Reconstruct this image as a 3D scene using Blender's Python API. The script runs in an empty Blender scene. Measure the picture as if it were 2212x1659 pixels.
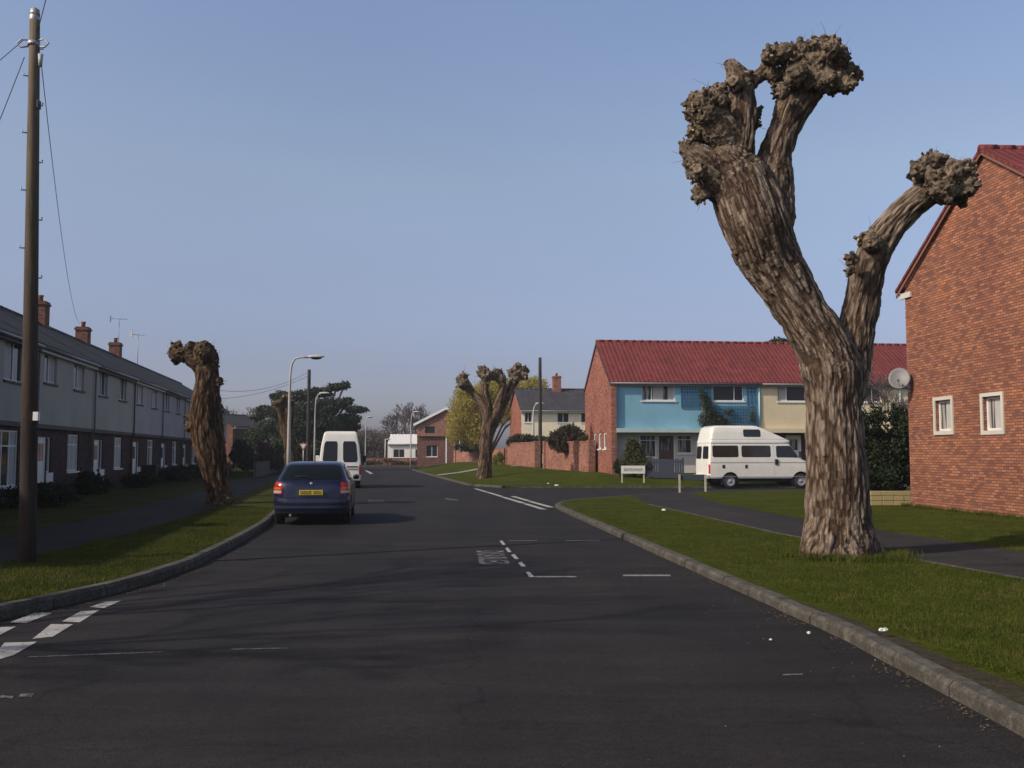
import bpy, bmesh, math, random
import numpy as np
from mathutils import Vector, Matrix, noise
R = math.radians
sc = bpy.context.scene
col = sc.collection
random.seed(7)
# ------------------------------------------------------------------ camera
FPX, CX, CY, CAMH = 2100.0, 1106.0, 829.5, 1.6
TH = math.atan(150.0 / FPX)
def P(u, v, Y):
    a, b = (u - CX) / FPX, (CY - v) / FPX
    d = (a, math.cos(TH) - b * math.sin(TH), math.sin(TH) + b * math.cos(TH))
    k = Y / d[1]
    return Vector((d[0] * k, Y, CAMH + d[2] * k))
cam_d = bpy.data.cameras.new("camera")
cam = bpy.data.objects.new("camera", cam_d); col.objects.link(cam)
cam.location = (0, 0, CAMH); cam.rotation_euler = (math.pi / 2 + TH, 0, 0)
cam_d.sensor_width = 36; cam_d.lens = 36 * FPX / 2212.0
cam_d.clip_start = 0.1; cam_d.clip_end = 5000
sc.camera = cam

# ------------------------------------------------------------------ tagging
def tag(o, label=None, cat=None, group=None, kind=None):
    if label: o['label'] = label
    if cat: o['category'] = cat
    if group: o['group'] = group
    if kind: o['kind'] = kind
    return o
def empty(name, loc, rz=0.0, label=None, cat=None, group=None):
    o = bpy.data.objects.new(name, None); col.objects.link(o)
    o.location = loc; o.rotation_euler = (0, 0, rz); o.empty_display_size = 0.3
    return tag(o, label, cat, group)
def kids(o): return [c for c in bpy.data.objects if c.parent == o]
def copy_tree(o, parent=None):
    c = o.copy(); col.objects.link(c); c.parent = parent
    for ch in kids(o): copy_tree(ch, c)
    return c

# ------------------------------------------------------------------ mesh builder
class MB:
    def __init__(s): s.v = []; s.f = []; s.sm = []
    def add(s, vs, fs, smooth=False):
        n = len(s.v); s.v += [tuple(p) for p in vs]
        s.f += [tuple(n + i for i in f) for f in fs]; s.sm += [smooth] * len(fs)
    def quad(s, a, b, c, d): s.add([a, b, c, d], [(0, 1, 2, 3)])
    def box(s, x0, x1, y0, y1, z0, z1):
        vs = [(x, y, z) for z in (z0, z1) for y in (y0, y1) for x in (x0, x1)]
        s.add(vs, [(0, 2, 3, 1), (4, 5, 7, 6), (0, 1, 5, 4), (2, 6, 7, 3), (0, 4, 6, 2), (1, 3, 7, 5)])
    def bbox(s, x0, x1, y0, y1, z0, z1, b=0.01):
        # box with chamfered vertical & horizontal edges
        bm = bmesh.new(); bmesh.ops.create_cube(bm, size=1)
        for v in bm.verts:
            v.co = Vector(((x0 + x1) / 2 + v.co.x * (x1 - x0), (y0 + y1) / 2 + v.co.y * (y1 - y0), (z0 + z1) / 2 + v.co.z * (z1 - z0)))
        bmesh.ops.bevel(bm, geom=bm.edges[:], offset=b, segments=2, affect='EDGES', profile=0.6)
        s.addbm(bm); bm.free()
    def addbm(s, bm, smooth=False, M=None):
        bm.verts.index_update()
        s.add([(M @ v.co) if M else v.co for v in bm.verts], [[v.index for v in f.verts] for f in bm.faces], smooth)
    def tube(s, pts, rad, n=10, caps=True, smooth=True):
        pts = [Vector(p) for p in pts]
        if not hasattr(rad, '__len__'): rad = [rad] * len(pts)
        d0 = (pts[1] - pts[0]).normalized()
        up = Vector((0, 0, 1)) if abs(d0.z) < 0.9 else Vector((1, 0, 0))
        u = d0.cross(up).normalized(); vs = []
        for i, p in enumerate(pts):
            d = (pts[min(i + 1, len(pts) - 1)] - pts[max(i - 1, 0)]).normalized()
            u = (u - d * u.dot(d)).normalized(); w = d.cross(u)
            for k in range(n):
                a = 2 * math.pi * k / n
                vs.append(p + (u * math.cos(a) + w * math.sin(a)) * rad[i])
        m = len(pts)
        fs = [(i * n + k, i * n + (k + 1) % n, (i + 1) * n + (k + 1) % n, (i + 1) * n + k) for i in range(m - 1) for k in range(n)]
        s.add(vs, fs, smooth)
        if caps:
            n0 = len(s.v) - len(vs)
            s.f.append(tuple(n0 + k for k in reversed(range(n)))); s.sm.append(False)
            s.f.append(tuple(n0 + (m - 1) * n + k for k in range(n))); s.sm.append(False)
    def ball(s, c, r, sub=2, sx=1, sy=1, sz=1, smooth=True):
        bm = bmesh.new(); bmesh.ops.create_icosphere(bm, subdivisions=sub, radius=1)
        for v in bm.verts: v.co = Vector((c[0] + v.co.x * r * sx, c[1] + v.co.y * r * sy, c[2] + v.co.z * r * sz))
        s.addbm(bm, smooth); bm.free()
    def prism(s, poly, z0, z1):
        n = len(poly)
        vs = [(x, y, z0) for x, y in poly] + [(x, y, z1) for x, y in poly]
        s.add(vs, [tuple(reversed(range(n))), tuple(range(n, 2 * n))] + [(i, (i + 1) % n, n + (i + 1) % n, n + i) for i in range(n)])
    def lathe(s, c, prof, n=20, axis='z', smooth=True):
        vs = []
        for r, h in prof:
            for k in range(n):
                a = 2 * math.pi * k / n; x, y = r * math.cos(a), r * math.sin(a)
                vs.append({'z': (c[0] + x, c[1] + y, c[2] + h), 'x': (c[0] + h, c[1] + x, c[2] + y), 'y': (c[0] + y, c[1] + h, c[2] + x)}[axis])
        m = len(prof)
        s.add(vs, [(i * n + k, i * n + (k + 1) % n, (i + 1) * n + (k + 1) % n, (i + 1) * n + k) for i in range(m - 1) for k in range(n)], smooth)
    def mesh(s, name, uv=True):
        me = bpy.data.meshes.new(name); me.from_pydata(s.v, [], s.f); me.update()
        me.polygons.foreach_set('use_smooth', s.sm)
        if uv: set_uv(me)
        return me
    def build(s, name, mat, parent=None, loc=None, rz=0):
        me = s.mesh(name); me.materials.append(mat)
        o = bpy.data.objects.new(name, me); col.objects.link(o); o.parent = parent
        if loc is not None: o.location = loc; o.rotation_euler = (0, 0, rz)
        return o
def set_uv(me):
    uvl = me.uv_layers.new(name='uv'); data = np.zeros(len(me.loops) * 2, dtype=np.float32)
    vs = me.vertices
    for p in me.polygons:
        n = p.normal
        if abs(n.z) > 0.98: t = Vector((1, 0, 0)); b = Vector((0, 1, 0))
        else:
            t = Vector((-n.y, n.x, 0)).normalized(); b = n.cross(t)
        for li in p.loop_indices:
            c = vs[me.loops[li].vertex_index].co
            data[2 * li] = c.dot(t); data[2 * li + 1] = c.dot(b)
    uvl.data.foreach_set('uv', data)
def mesh_obj(name, me, mat, parent=None):
    me.materials.clear(); me.materials.append(mat)
    o = bpy.data.objects.new(name, me); col.objects.link(o); o.parent = parent
    return o
def recentre(o, base):
    """shift mesh data so that the object origin sits at base"""
    o.data.transform(Matrix.Translation(-Vector(base))); o.location = base

# ------------------------------------------------------------------ materials
class NT:
    def __init__(s, name):
        s.m = bpy.data.materials.new(name); s.m.use_nodes = True
        s.t = s.m.node_tree; s.t.nodes.clear()
        s.out = s.n('ShaderNodeOutputMaterial'); s.b = s.n('ShaderNodeBsdfPrincipled')
        s.l(s.b.outputs[0], s.out.inputs[0])
    def n(s, ty, **kw):
        nd = s.t.nodes.new(ty)
        for k, v in kw.items():
            if k in nd.inputs.keys(): nd.inputs[k].default_value = v
            else: setattr(nd, k, v)
        return nd
    def l(s, a, b): s.t.links.new(a, b)
    def set(s, k, v):
        if hasattr(v, 'links') or hasattr(v, 'is_linked'): s.l(v, s.b.inputs[k])
        else: s.b.inputs[k].default_value = v
    def coord(s, kind='Object', scale=(1, 1, 1), attr=None):
        if attr:
            a = s.n('ShaderNodeAttribute'); a.attribute_name = attr; o = a.outputs['Vector']
        else: o = s.n('ShaderNodeTexCoord').outputs[kind]
        mp = s.n('ShaderNodeMapping'); mp.inputs['Scale'].default_value = scale
        s.l(o, mp.inputs[0]); return mp.outputs[0]
    def noise(s, vec, scale, detail=4, rough=0.55, out='Fac'):
        nd = s.n('ShaderNodeTexNoise'); nd.inputs['Scale'].default_value = scale
        nd.inputs['Detail'].default_value = detail; nd.inputs['Roughness'].default_value = rough
        s.l(vec, nd.inputs['Vector']); return nd.outputs[out]
    def ramp(s, fac, stops):
        r = s.n('ShaderNodeValToRGB'); e = r.color_ramp.elements
        while len(e) > 1: e.remove(e[-1])
        e[0].position = stops[0][0]; e[0].color = (*stops[0][1], 1)
        for p, c in stops[1:]:
            x = e.new(p); x.color = (*c, 1)
        s.l(fac, r.inputs[0]); return r.outputs[0]
    def mix(s, fac, a, b, mode='MIX'):
        m = s.n('ShaderNodeMix'); m.data_type = 'RGBA'; m.blend_type = mode
        for k, v in ((0, fac), (6, a), (7, b)):
            if hasattr(v, 'is_linked'): s.l(v, m.inputs[k])
            elif k == 0: m.inputs[0].default_value = v
            else: m.inputs[k].default_value = (*v, 1) if len(v) == 3 else v
        return m.outputs[2]
    def math(s, op, a, b=0.5, clamp=False):
        m = s.n('ShaderNodeMath'); m.operation = op; m.use_clamp = clamp
        for i, v in enumerate((a, b)):
            if hasattr(v, 'is_linked'): s.l(v, m.inputs[i])
            else: m.inputs[i].default_value = v
        return m.outputs[0]
    def bump(s, h, strength=0.5, dist=0.02, prev=None):
        b = s.n('ShaderNodeBump'); b.inputs['Strength'].default_value = strength; b.inputs['Distance'].default_value = dist
        s.l(h, b.inputs['Height'])
        if prev: s.l(prev, b.inputs['Normal'])
        s.l(b.outputs[0], s.b.inputs['Normal']); return b.outputs[0]

def simple(name, colr, rough=0.6, metal=0.0, var=0.12, nscale=3.0, spec=0.5, coat=0.0, bump=0.0, bscale=60):
    t = NT(name); c = t.coord('Object')
    n = t.noise(c, nscale, 5, 0.6)
    lo = tuple(max(0, x * (1 - var)) for x in colr); hi = tuple(min(1, x * (1 + var)) for x in colr)
    t.set('Base Color', t.ramp(n, [(0.3, lo), (0.7, hi)])); t.set('Roughness', rough); t.set('Metallic', metal)
    t.set('Specular IOR Level', spec)
    if coat: t.set('Coat Weight', coat); t.set('Coat Roughness', 0.08)
    if bump: t.bump(t.noise(c, bscale, 3), bump, 0.01)
    return t.m

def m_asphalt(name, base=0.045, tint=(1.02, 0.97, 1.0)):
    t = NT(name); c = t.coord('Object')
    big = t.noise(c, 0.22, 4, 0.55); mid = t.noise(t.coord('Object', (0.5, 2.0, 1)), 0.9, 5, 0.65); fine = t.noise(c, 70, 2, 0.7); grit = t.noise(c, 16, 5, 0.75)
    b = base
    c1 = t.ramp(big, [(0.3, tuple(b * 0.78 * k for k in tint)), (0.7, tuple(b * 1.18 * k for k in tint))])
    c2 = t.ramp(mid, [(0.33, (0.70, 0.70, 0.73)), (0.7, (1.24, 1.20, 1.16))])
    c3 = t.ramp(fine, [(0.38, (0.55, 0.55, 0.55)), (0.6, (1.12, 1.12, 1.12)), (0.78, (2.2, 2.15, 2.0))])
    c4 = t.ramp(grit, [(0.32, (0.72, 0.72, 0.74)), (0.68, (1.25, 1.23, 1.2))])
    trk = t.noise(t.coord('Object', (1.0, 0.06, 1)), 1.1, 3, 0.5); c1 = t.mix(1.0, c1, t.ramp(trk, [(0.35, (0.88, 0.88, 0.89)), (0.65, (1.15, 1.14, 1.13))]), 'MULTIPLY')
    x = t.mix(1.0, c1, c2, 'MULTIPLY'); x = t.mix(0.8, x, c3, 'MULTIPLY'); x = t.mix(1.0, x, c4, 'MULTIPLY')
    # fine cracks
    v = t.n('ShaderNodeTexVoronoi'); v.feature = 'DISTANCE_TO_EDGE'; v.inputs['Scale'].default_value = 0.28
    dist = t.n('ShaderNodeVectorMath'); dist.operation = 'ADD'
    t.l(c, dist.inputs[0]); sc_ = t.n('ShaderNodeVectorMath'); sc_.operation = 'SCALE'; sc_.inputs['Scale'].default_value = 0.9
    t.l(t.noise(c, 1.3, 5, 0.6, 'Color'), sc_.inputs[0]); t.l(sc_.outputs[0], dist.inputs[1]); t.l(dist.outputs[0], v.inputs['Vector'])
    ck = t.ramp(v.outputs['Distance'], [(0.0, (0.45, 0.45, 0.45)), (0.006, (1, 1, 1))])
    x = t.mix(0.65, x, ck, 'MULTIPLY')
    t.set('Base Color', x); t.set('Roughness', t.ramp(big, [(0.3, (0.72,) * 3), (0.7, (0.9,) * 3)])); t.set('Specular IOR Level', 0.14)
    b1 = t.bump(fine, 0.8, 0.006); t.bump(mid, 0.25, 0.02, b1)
    return t.m

def m_grass(name, a=(0.042, 0.060, 0.006), b=(0.084, 0.098, 0.012), dry=(0.12, 0.095, 0.035), fine=45):
    t = NT(name); c = t.coord('Object')
    n1 = t.noise(c, 0.8, 6, 0.65); n2 = t.noise(c, fine, 3, 0.7); n3 = t.noise(c, 3.2, 5, 0.7); n4 = t.noise(c, 9, 4, 0.7)
    x = t.ramp(n1, [(0.32, a), (0.68, b)])
    x = t.mix(t.ramp(n3, [(0.55, (0, 0, 0)), (0.75, (0.7,) * 3)]), x, dry)
    x = t.mix(1.0, x, t.ramp(n4, [(0.3, (0.6, 0.62, 0.6)), (0.7, (1.3, 1.25, 1.2))]), 'MULTIPLY')
    x = t.mix(0.9, x, t.ramp(n2, [(0.3, (0.5, 0.5, 0.5)), (0.7, (1.35, 1.35, 1.25))]), 'MULTIPLY')
    t.set('Base Color', x); t.set('Roughness', 0.95); t.set('Specular IOR Level', 0.04)
    b1 = t.bump(n2, 0.9, 0.03); t.bump(n4, 0.6, 0.05, b1)
    return t.m

def m_brick(name, c1=(0.36, 0.13, 0.07), c2=(0.20, 0.065, 0.045), dark=(0.07, 0.035, 0.035), mortar=(0.30, 0.25, 0.20), bw=0.225, bh=0.075, weather=0.5, ms=0.0055):
    t = NT(name); uv = t.coord('UV')
    br = t.n('ShaderNodeTexBrick'); br.inputs['Scale'].default_value = 1.0
    br.inputs['Brick Width'].default_value = bw; br.inputs['Row Height'].default_value = bh; br.inputs['Mortar Size'].default_value = ms
    br.inputs['Mortar Smooth'].default_value = 0.15; br.inputs['Bias'].default_value = 0.0
    br.inputs['Color1'].default_value = (0, 0, 0, 1); br.inputs['Color2'].default_value = (1, 1, 1, 1); br.inputs['Mortar'].default_value = (0.5, 0.5, 0.5, 1)
    t.l(uv, br.inputs['Vector'])
    rnd = t.ramp(br.outputs['Color'], [(0.0, dark), (0.10, dark), (0.3, c2), (0.5, tuple((x + y) / 2 for x, y in zip(c1, c2))), (0.8, c1), (1.0, tuple(min(1, x * 1.25) for x in c1))])
    n1 = t.noise(uv, 0.55, 5, 0.6); n2 = t.noise(uv, 24, 4, 0.7)
    x = t.mix(br.outputs['Fac'], rnd, mortar)
    x = t.mix(weather, x, t.ramp(n1, [(0.3, (0.70, 0.64, 0.72)), (0.52, (1, 1, 1)), (0.7, (1.35, 1.22, 0.95))]), 'MULTIPLY')
    x = t.mix(0.6, x, t.ramp(n2, [(0.3, (0.72,) * 3), (0.7, (1.22,) * 3)]), 'MULTIPLY')
    t.set('Base Color', x); t.set('Roughness', 0.88); t.set('Specular IOR Level', 0.2)
    h = t.math('SUBTRACT', t.math('MULTIPLY', n2, 0.35), br.outputs['Fac'])
    t.bump(h, 0.7, 0.008)
    return t.m

def m_tiles(name, c1, c2, w=0.24, h=0.3, gap=0.02, rough=0.75, wave=True):
    t = NT(name); uv = t.coord('UV')
    br = t.n('ShaderNodeTexBrick'); br.offset = 0.0 if wave else 0.5
    for k, v in (('Scale', 1.0), ('Brick Width', w), ('Row Height', h), ('Mortar Size', gap), ('Mortar Smooth', 0.6), ('Bias', 0.0)): br.inputs[k].default_value = v
    br.inputs['Color1'].default_value = (*c1, 1); br.inputs['Color2'].default_value = (*c2, 1); br.inputs['Mortar'].default_value = (*[x * 0.35 for x in c2], 1)
    t.l(uv, br.inputs['Vector'])
    n1 = t.noise(uv, 0.7, 5, 0.65); n2 = t.noise(uv, 7, 4, 0.7)
    x = t.mix(0.7, br.outputs['Color'], t.ramp(n1, [(0.3, (0.72, 0.74, 0.76)), (0.7, (1.22, 1.2, 1.15))]), 'MULTIPLY')
    x = t.mix(0.5, x, t.ramp(n2, [(0.3, (0.7,) * 3), (0.7, (1.3,) * 3)]), 'MULTIPLY')
    t.set('Base Color', x); t.set('Roughness', rough); t.set('Specular IOR Level', 0.3)
    # row steps + rolls
    sep = t.n('ShaderNodeSeparateXYZ'); t.l(uv, sep.inputs[0])
    rows = t.math('FRACT', t.math('DIVIDE', sep.outputs[1], h)); roll = t.math('SINE', t.math('MULTIPLY', sep.outputs[0], 2 * math.pi / w))
    hh = t.math('ADD', t.math('MULTIPLY', rows, -1.0), t.math('MULTIPLY', roll, 0.6 if wave else 0.0))
    b1 = t.bump(hh, 0.8, 0.03)
    return t.m

def m_render(name, colr, stain=(0.75, 0.74, 0.7), rough=0.9):
    t = NT(name); c = t.coord('UV'); s2 = t.coord('UV', (1.6, 0.22, 1))
    n1 = t.noise(c, 0.6, 5, 0.6); n2 = t.noise(s2, 1.6, 5, 0.7); n3 = t.noise(c, 90, 2)
    x = t.mix(1.0, colr, t.ramp(n1, [(0.3, (0.86, 0.86, 0.87)), (0.7, (1.08, 1.07, 1.05))]), 'MULTIPLY')
    x = t.mix(t.ramp(n2, [(0.52, (0, 0, 0)), (0.8, (0.55,) * 3)]), x, tuple(a * b for a, b in zip(colr, stain)))
    t.set('Base Color', x); t.set('Roughness', rough); t.set('Specular IOR Level', 0.2); t.bump(n3, 0.35, 0.006)
    return t.m

def m_bark(name, hi=(0.285, 0.225, 0.17), lo=(0.08, 0.06, 0.046), head=(0.24, 0.185, 0.13), sc_=1.0):
    t = NT(name); c = t.coord(attr='barkco')
    o = t.coord('Object')
    w = t.n('ShaderNodeVectorMath'); w.operation = 'ADD'; t.l(c, w.inputs[0])
    s = t.n('ShaderNodeVectorMath'); s.operation = 'SCALE'; s.inputs['Scale'].default_value = 0.05; t.l(t.noise(c, 6, 3, 0.6, 'Color'), s.inputs[0]); t.l(s.outputs[0], w.inputs[1])
    v = t.n('ShaderNodeTexVoronoi'); v.feature = 'DISTANCE_TO_EDGE'; v.inputs['Scale'].default_value = 16 * sc_; t.l(w.outputs[0], v.inputs['Vector'])
    n1 = t.noise(w.outputs[0], 24 * sc_, 5, 0.7); n2 = t.noise(o, 1.1, 4, 0.6); n3 = t.noise(o, 9, 5, 0.7)
    g = t.math('ADD', t.math('MULTIPLY', v.outputs['Distance'], 1.6), t.math('MULTIPLY', n1, 0.75))
    x = t.ramp(g, [(0.28, lo), (0.5, tuple((a + b) / 2 for a, b in zip(hi, lo))), (0.8, hi)])
    x = t.mix(0.9, x, t.ramp(n2, [(0.3, (0.74, 0.70, 0.66)), (0.7, (1.2, 1.2, 1.22))]), 'MULTIPLY')
    ha = t.n('ShaderNodeAttribute'); ha.attribute_name = 'head'
    hc = t.ramp(n3, [(0.34, (0.035, 0.023, 0.016)), (0.46, tuple(k * 0.42 for k in head)), (0.58, tuple(k * 0.8 for k in head)), (0.72, tuple(k * 1.5 for k in head))])
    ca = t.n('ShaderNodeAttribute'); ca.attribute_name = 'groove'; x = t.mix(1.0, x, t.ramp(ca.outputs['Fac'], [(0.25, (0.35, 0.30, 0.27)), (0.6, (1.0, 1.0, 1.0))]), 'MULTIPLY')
    x = t.mix(ha.outputs['Fac'], x, hc)
    t.set('Base Color', x); t.set('Roughness', 0.93); t.set('Specular IOR Level', 0.12)
    b1 = t.bump(g, 0.9, 0.03); t.bump(n3, 0.35, 0.03, b1)
    return t.m

def m_leaf(name, a, b, trans=0.0, nscale=1.5):
    t = NT(name); c = t.coord('Object')
    n = t.noise(c, nscale, 4, 0.7); n2 = t.noise(c, 14, 2)
    x = t.ramp(n, [(0.3, a), (0.7, b)])
    x = t.mix(0.8, x, t.ramp(n2, [(0.3, (0.6,) * 3), (0.7, (1.35,) * 3)]), 'MULTIPLY')
    t.set('Base Color', x); t.set('Roughness', 0.7); t.set('Specular IOR Level', 0.2)
    if trans:
        tr = t.n('ShaderNodeBsdfTranslucent'); t.l(x, tr.inputs[0]); mx = t.n('ShaderNodeMixShader'); mx.inputs[0].default_value = trans
        t.l(t.b.outputs[0], mx.inputs[1]); t.l(tr.outputs[0], mx.inputs[2]); t.l(mx.outputs[0], t.out.inputs[0])
    return t.m

def m_glass(name, colr=(0.02, 0.024, 0.028), rough=0.06, var=None):
    t = NT(name); c = t.coord('Object')
    if var: t.set('Base Color', t.ramp(t.noise(t.coord('Object', (6, 6, 0.6)), 1.3, 2), [(0.42, colr), (0.6, var)]))
    else: t.set('Base Color', (*colr, 1))
    t.set('Roughness', rough); t.set('Specular IOR Level', 0.4)
    t.bump(t.noise(c, 1.2, 1), 0.05, 0.02)
    return t.m

def m_paintmark(name, colr, wear=0.5):
    """worn road paint: alpha-free, patchy mix of paint and asphalt colours"""
    t = NT(name); c = t.coord('Object'); n = t.noise(c, 14, 6, 0.75)
    x = t.ramp(n, [(wear - 0.05, (0.027, 0.026, 0.026)), (wear + 0.03, colr)])
    t.set('Base Color', x); t.set('Roughness', 0.8); t.bump(n, 0.2, 0.003)
    return t.m

def m_blade():
    t = NT('grass_blades'); c = t.coord('Object')
    x = t.ramp(t.noise(c, 0.7, 5, .65), [(0.3, (0.042, 0.062, 0.008)), (0.7, (0.095, 0.112, 0.018))])
    x = t.mix(t.ramp(t.noise(c, 2.4, 5, .7), [(0.5, (0, 0, 0)), (0.72, (0.9,) * 3)]), x, (0.14, 0.115, 0.045))
    x = t.mix(0.9, x, t.ramp(t.noise(c, 45, 2), [(0.3, (0.5,) * 3), (0.7, (1.5,) * 3)]), 'MULTIPLY')
    t.set('Base Color', x); t.set('Roughness', .8); t.set('Specular IOR Level', .1)
    tr = t.n('ShaderNodeBsdfTranslucent'); t.l(x, tr.inputs[0]); mx = t.n('ShaderNodeMixShader'); mx.inputs[0].default_value = .25
    t.l(t.b.outputs[0], mx.inputs[1]); t.l(tr.outputs[0], mx.inputs[2]); t.l(mx.outputs[0], t.out.inputs[0]); return t.m
M = dict(
    asphalt=m_asphalt('asphalt', 0.029, (1.05, 0.98, 0.98)), path=m_asphalt('path_asphalt', 0.038, (1.06, .99, .97)), path_shade=m_asphalt('path_asphalt_shade', 0.022, (1.12, .98, .88)), palepath=m_render('pale_concrete', (0.30, 0.28, 0.23)),  # left path is a darker copy, the shade over it put into its colour
    grass=m_grass('grass'), grass_l=m_grass('verge_grass', (0.044, 0.050, 0.010), (0.088, 0.088, 0.020)),
    farland=m_grass('far_grass', fine=8),
    brick=m_brick('orange_brick', c1=(0.37, 0.155, 0.085), c2=(0.28, 0.108, 0.065), dark=(0.20, 0.085, 0.06), mortar=(0.13, 0.072, 0.054), ms=0.011, bw=.215, bh=.070, weather=.5),
    brick2=m_brick('red_brick', c1=(0.34, 0.12, 0.075), c2=(0.25, 0.08, 0.055), dark=(0.15, 0.06, 0.05)),
    brick3=m_brick('brown_brick', c1=(0.085, 0.045, 0.036), c2=(0.055, 0.03, 0.026), dark=(.04, .025, .022), mortar=(0.08, 0.065, 0.055)), brickch=m_brick('dull_red_brick', c1=(0.20, 0.085, 0.06), c2=(0.14, 0.06, 0.045), dark=(.09, .045, .04), mortar=(0.12, 0.09, 0.075)),  # second one is a darker, duller red for chimneys and far walls
    gwall=m_brick('garden_brick', c1=(0.34, 0.15, 0.10), c2=(0.25, 0.10, 0.07), dark=(0.17, 0.075, 0.06)),
    redtile=m_tiles('red_tiles', (0.215, 0.048, 0.043), (0.165, 0.034, 0.034), gap=.012),
    darktile=m_tiles('dark_tiles', (0.050, 0.048, 0.048), (0.036, 0.034, 0.036)),
    darktile2=m_tiles('slate_tiles', (0.075, 0.075, 0.085), (0.05, 0.05, 0.06)),
    blue=m_render('blue_render', (0.22, 0.45, 0.57)), cream=m_render('cream_render', (0.68, 0.60, 0.41)),
    rend1=m_render('grey_render', (0.37, 0.36, 0.32)), rend2=m_render('pale_render', (0.40, 0.385, 0.335)), rend3=m_render('lilac_render', (0.40, 0.375, 0.375)),
    cream2=m_render('ivory_render', (0.88, 0.80, 0.60)), white=simple('white_paint', (0.74, 0.74, 0.72), 0.45, var=0.06),
    stone=m_render('pale_stone', (0.42, 0.38, 0.29)), ystone=m_render('yellow_stone', (0.36, 0.30, 0.15)),
    kerb=None, glass=m_glass('window_glass'), glassc=m_glass('curtained_glass', (0.03, 0.034, 0.04), 0.08, (0.34, 0.33, 0.30)),
    wood=None, metal=simple('galvanised_steel', (0.36, 0.37, 0.38), 0.5, 0.6), grey=simple('grey_paint', (0.45, 0.46, 0.45), 0.5),
    concrete=m_render('lamp_concrete', (0.46, 0.45, 0.42)), black=simple('black_plastic', (0.015, 0.015, 0.016), 0.5),
    rubber=simple('tyre_rubber', (0.018, 0.018, 0.019), 0.85, bump=0.3), dark=simple('underbody', (0.008, 0.008, 0.009), 0.95),
    bluecar=None, whitecar=simple('white_body_paint', (0.82, 0.81, 0.74), 0.32, var=0.05, coat=0.5),
    redlens=simple('red_lens', (0.45, 0.02, 0.012), 0.15, coat=0.6), amber=simple('amber_lens', (0.55, 0.16, 0.02), 0.2, coat=0.5), clearlens=simple('clear_lens', (0.5, 0.42, 0.42), 0.15, coat=0.6),
    yplate=simple('yellow_plate', (0.55, 0.40, 0.04), 0.5), hub=simple('wheel_trim', (0.45, 0.46, 0.47), 0.35, 0.5),
    pipe=simple('pale_blue_pipe', (0.45, 0.62, 0.68), 0.5), bpipe=simple('blue_pipe', (0.03, 0.10, 0.16), 0.5), trell=simple('trellis_paint', (0.035, 0.13, 0.23), 0.6),
    fencedark=simple('slate_fence_paint', (0.03, 0.04, 0.065), 0.8, bump=0.3), pvc=simple('grey_pvc', (0.13, 0.13, 0.135), 0.4),
    litter=simple('paper_litter', (0.75, 0.74, 0.70), 0.8), leafbrown=simple('dead_leaf', (0.11, 0.08, 0.055), 0.9, var=0.6, nscale=20),
    mark=m_paintmark('worn_white_paint', (0.40, 0.39, 0.37), 0.42), marktext=m_paintmark('worn_lettering_paint', (0.22, 0.21, 0.21), 0.47), markfaint=m_paintmark('faded_white_paint', (0.14, 0.135, 0.13), 0.50), markthin=m_paintmark('faint_line_paint', (0.27, 0.26, 0.25), 0.44),
    bark=m_bark('willow_bark'), bark2=m_bark('young_willow_bark', (0.22, 0.16, 0.11), (0.05, 0.033, 0.024), sc_=0.7), bark3=m_bark('mossy_bark', (0.17, 0.11, 0.065), (0.035, 0.024, 0.017), (0.16, 0.11, 0.06), sc_=0.8),
    twig=simple('bare_twigs', (0.11, 0.085, 0.08), 0.9, var=0.3),
    conifer=m_leaf('conifer_needles', (0.014, 0.026, 0.013), (0.055, 0.075, 0.036)), hedge=m_leaf('hedge_leaves', (0.008, 0.014, 0.005), (0.030, 0.042, 0.014)),
    shrub=m_leaf('shrub_leaves', (0.03, 0.035, 0.012), (0.09, 0.09, 0.03)), bushdark=m_leaf('dark_bush_leaves', (0.02, 0.018, 0.010), (0.07, 0.055, 0.03)),
    willow=m_leaf('yellow_spring_leaves', (0.27, 0.23, 0.05), (0.50, 0.42, 0.10), 0.4), purple=m_leaf('purple_shrub_leaves', (0.05, 0.015, 0.03), (0.12, 0.04, 0.06)),
    wood2=m_leaf('far_wood_twigs', (0.055, 0.045, 0.042), (0.13, 0.10, 0.085)), ivy=m_leaf('climber_leaves', (0.02, 0.035, 0.02), (0.07, 0.09, 0.05)),
    blade=m_blade(), potr=simple('clay_pot', (0.24, 0.09, 0.05), 0.8),
)
def m_kerb():
    t = NT('kerb_concrete'); c = t.coord('Object'); n1 = t.noise(c, 5.0, 7, 0.75); n2 = t.noise(c, 40, 3, 0.7)
    x = t.ramp(n1, [(0.3, (0.028, 0.026, 0.020)), (0.5, (0.066, 0.060, 0.046)), (0.78, (0.17, 0.155, 0.125))])
    x = t.mix(0.8, x, t.ramp(n2, [(0.3, (0.6,) * 3), (0.7, (1.3,) * 3)]), 'MULTIPLY')
    t.set('Base Color', x); t.set('Roughness', 0.9); t.bump(n2, 0.6, 0.006); return t.m
M['kerb'] = m_kerb()
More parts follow.
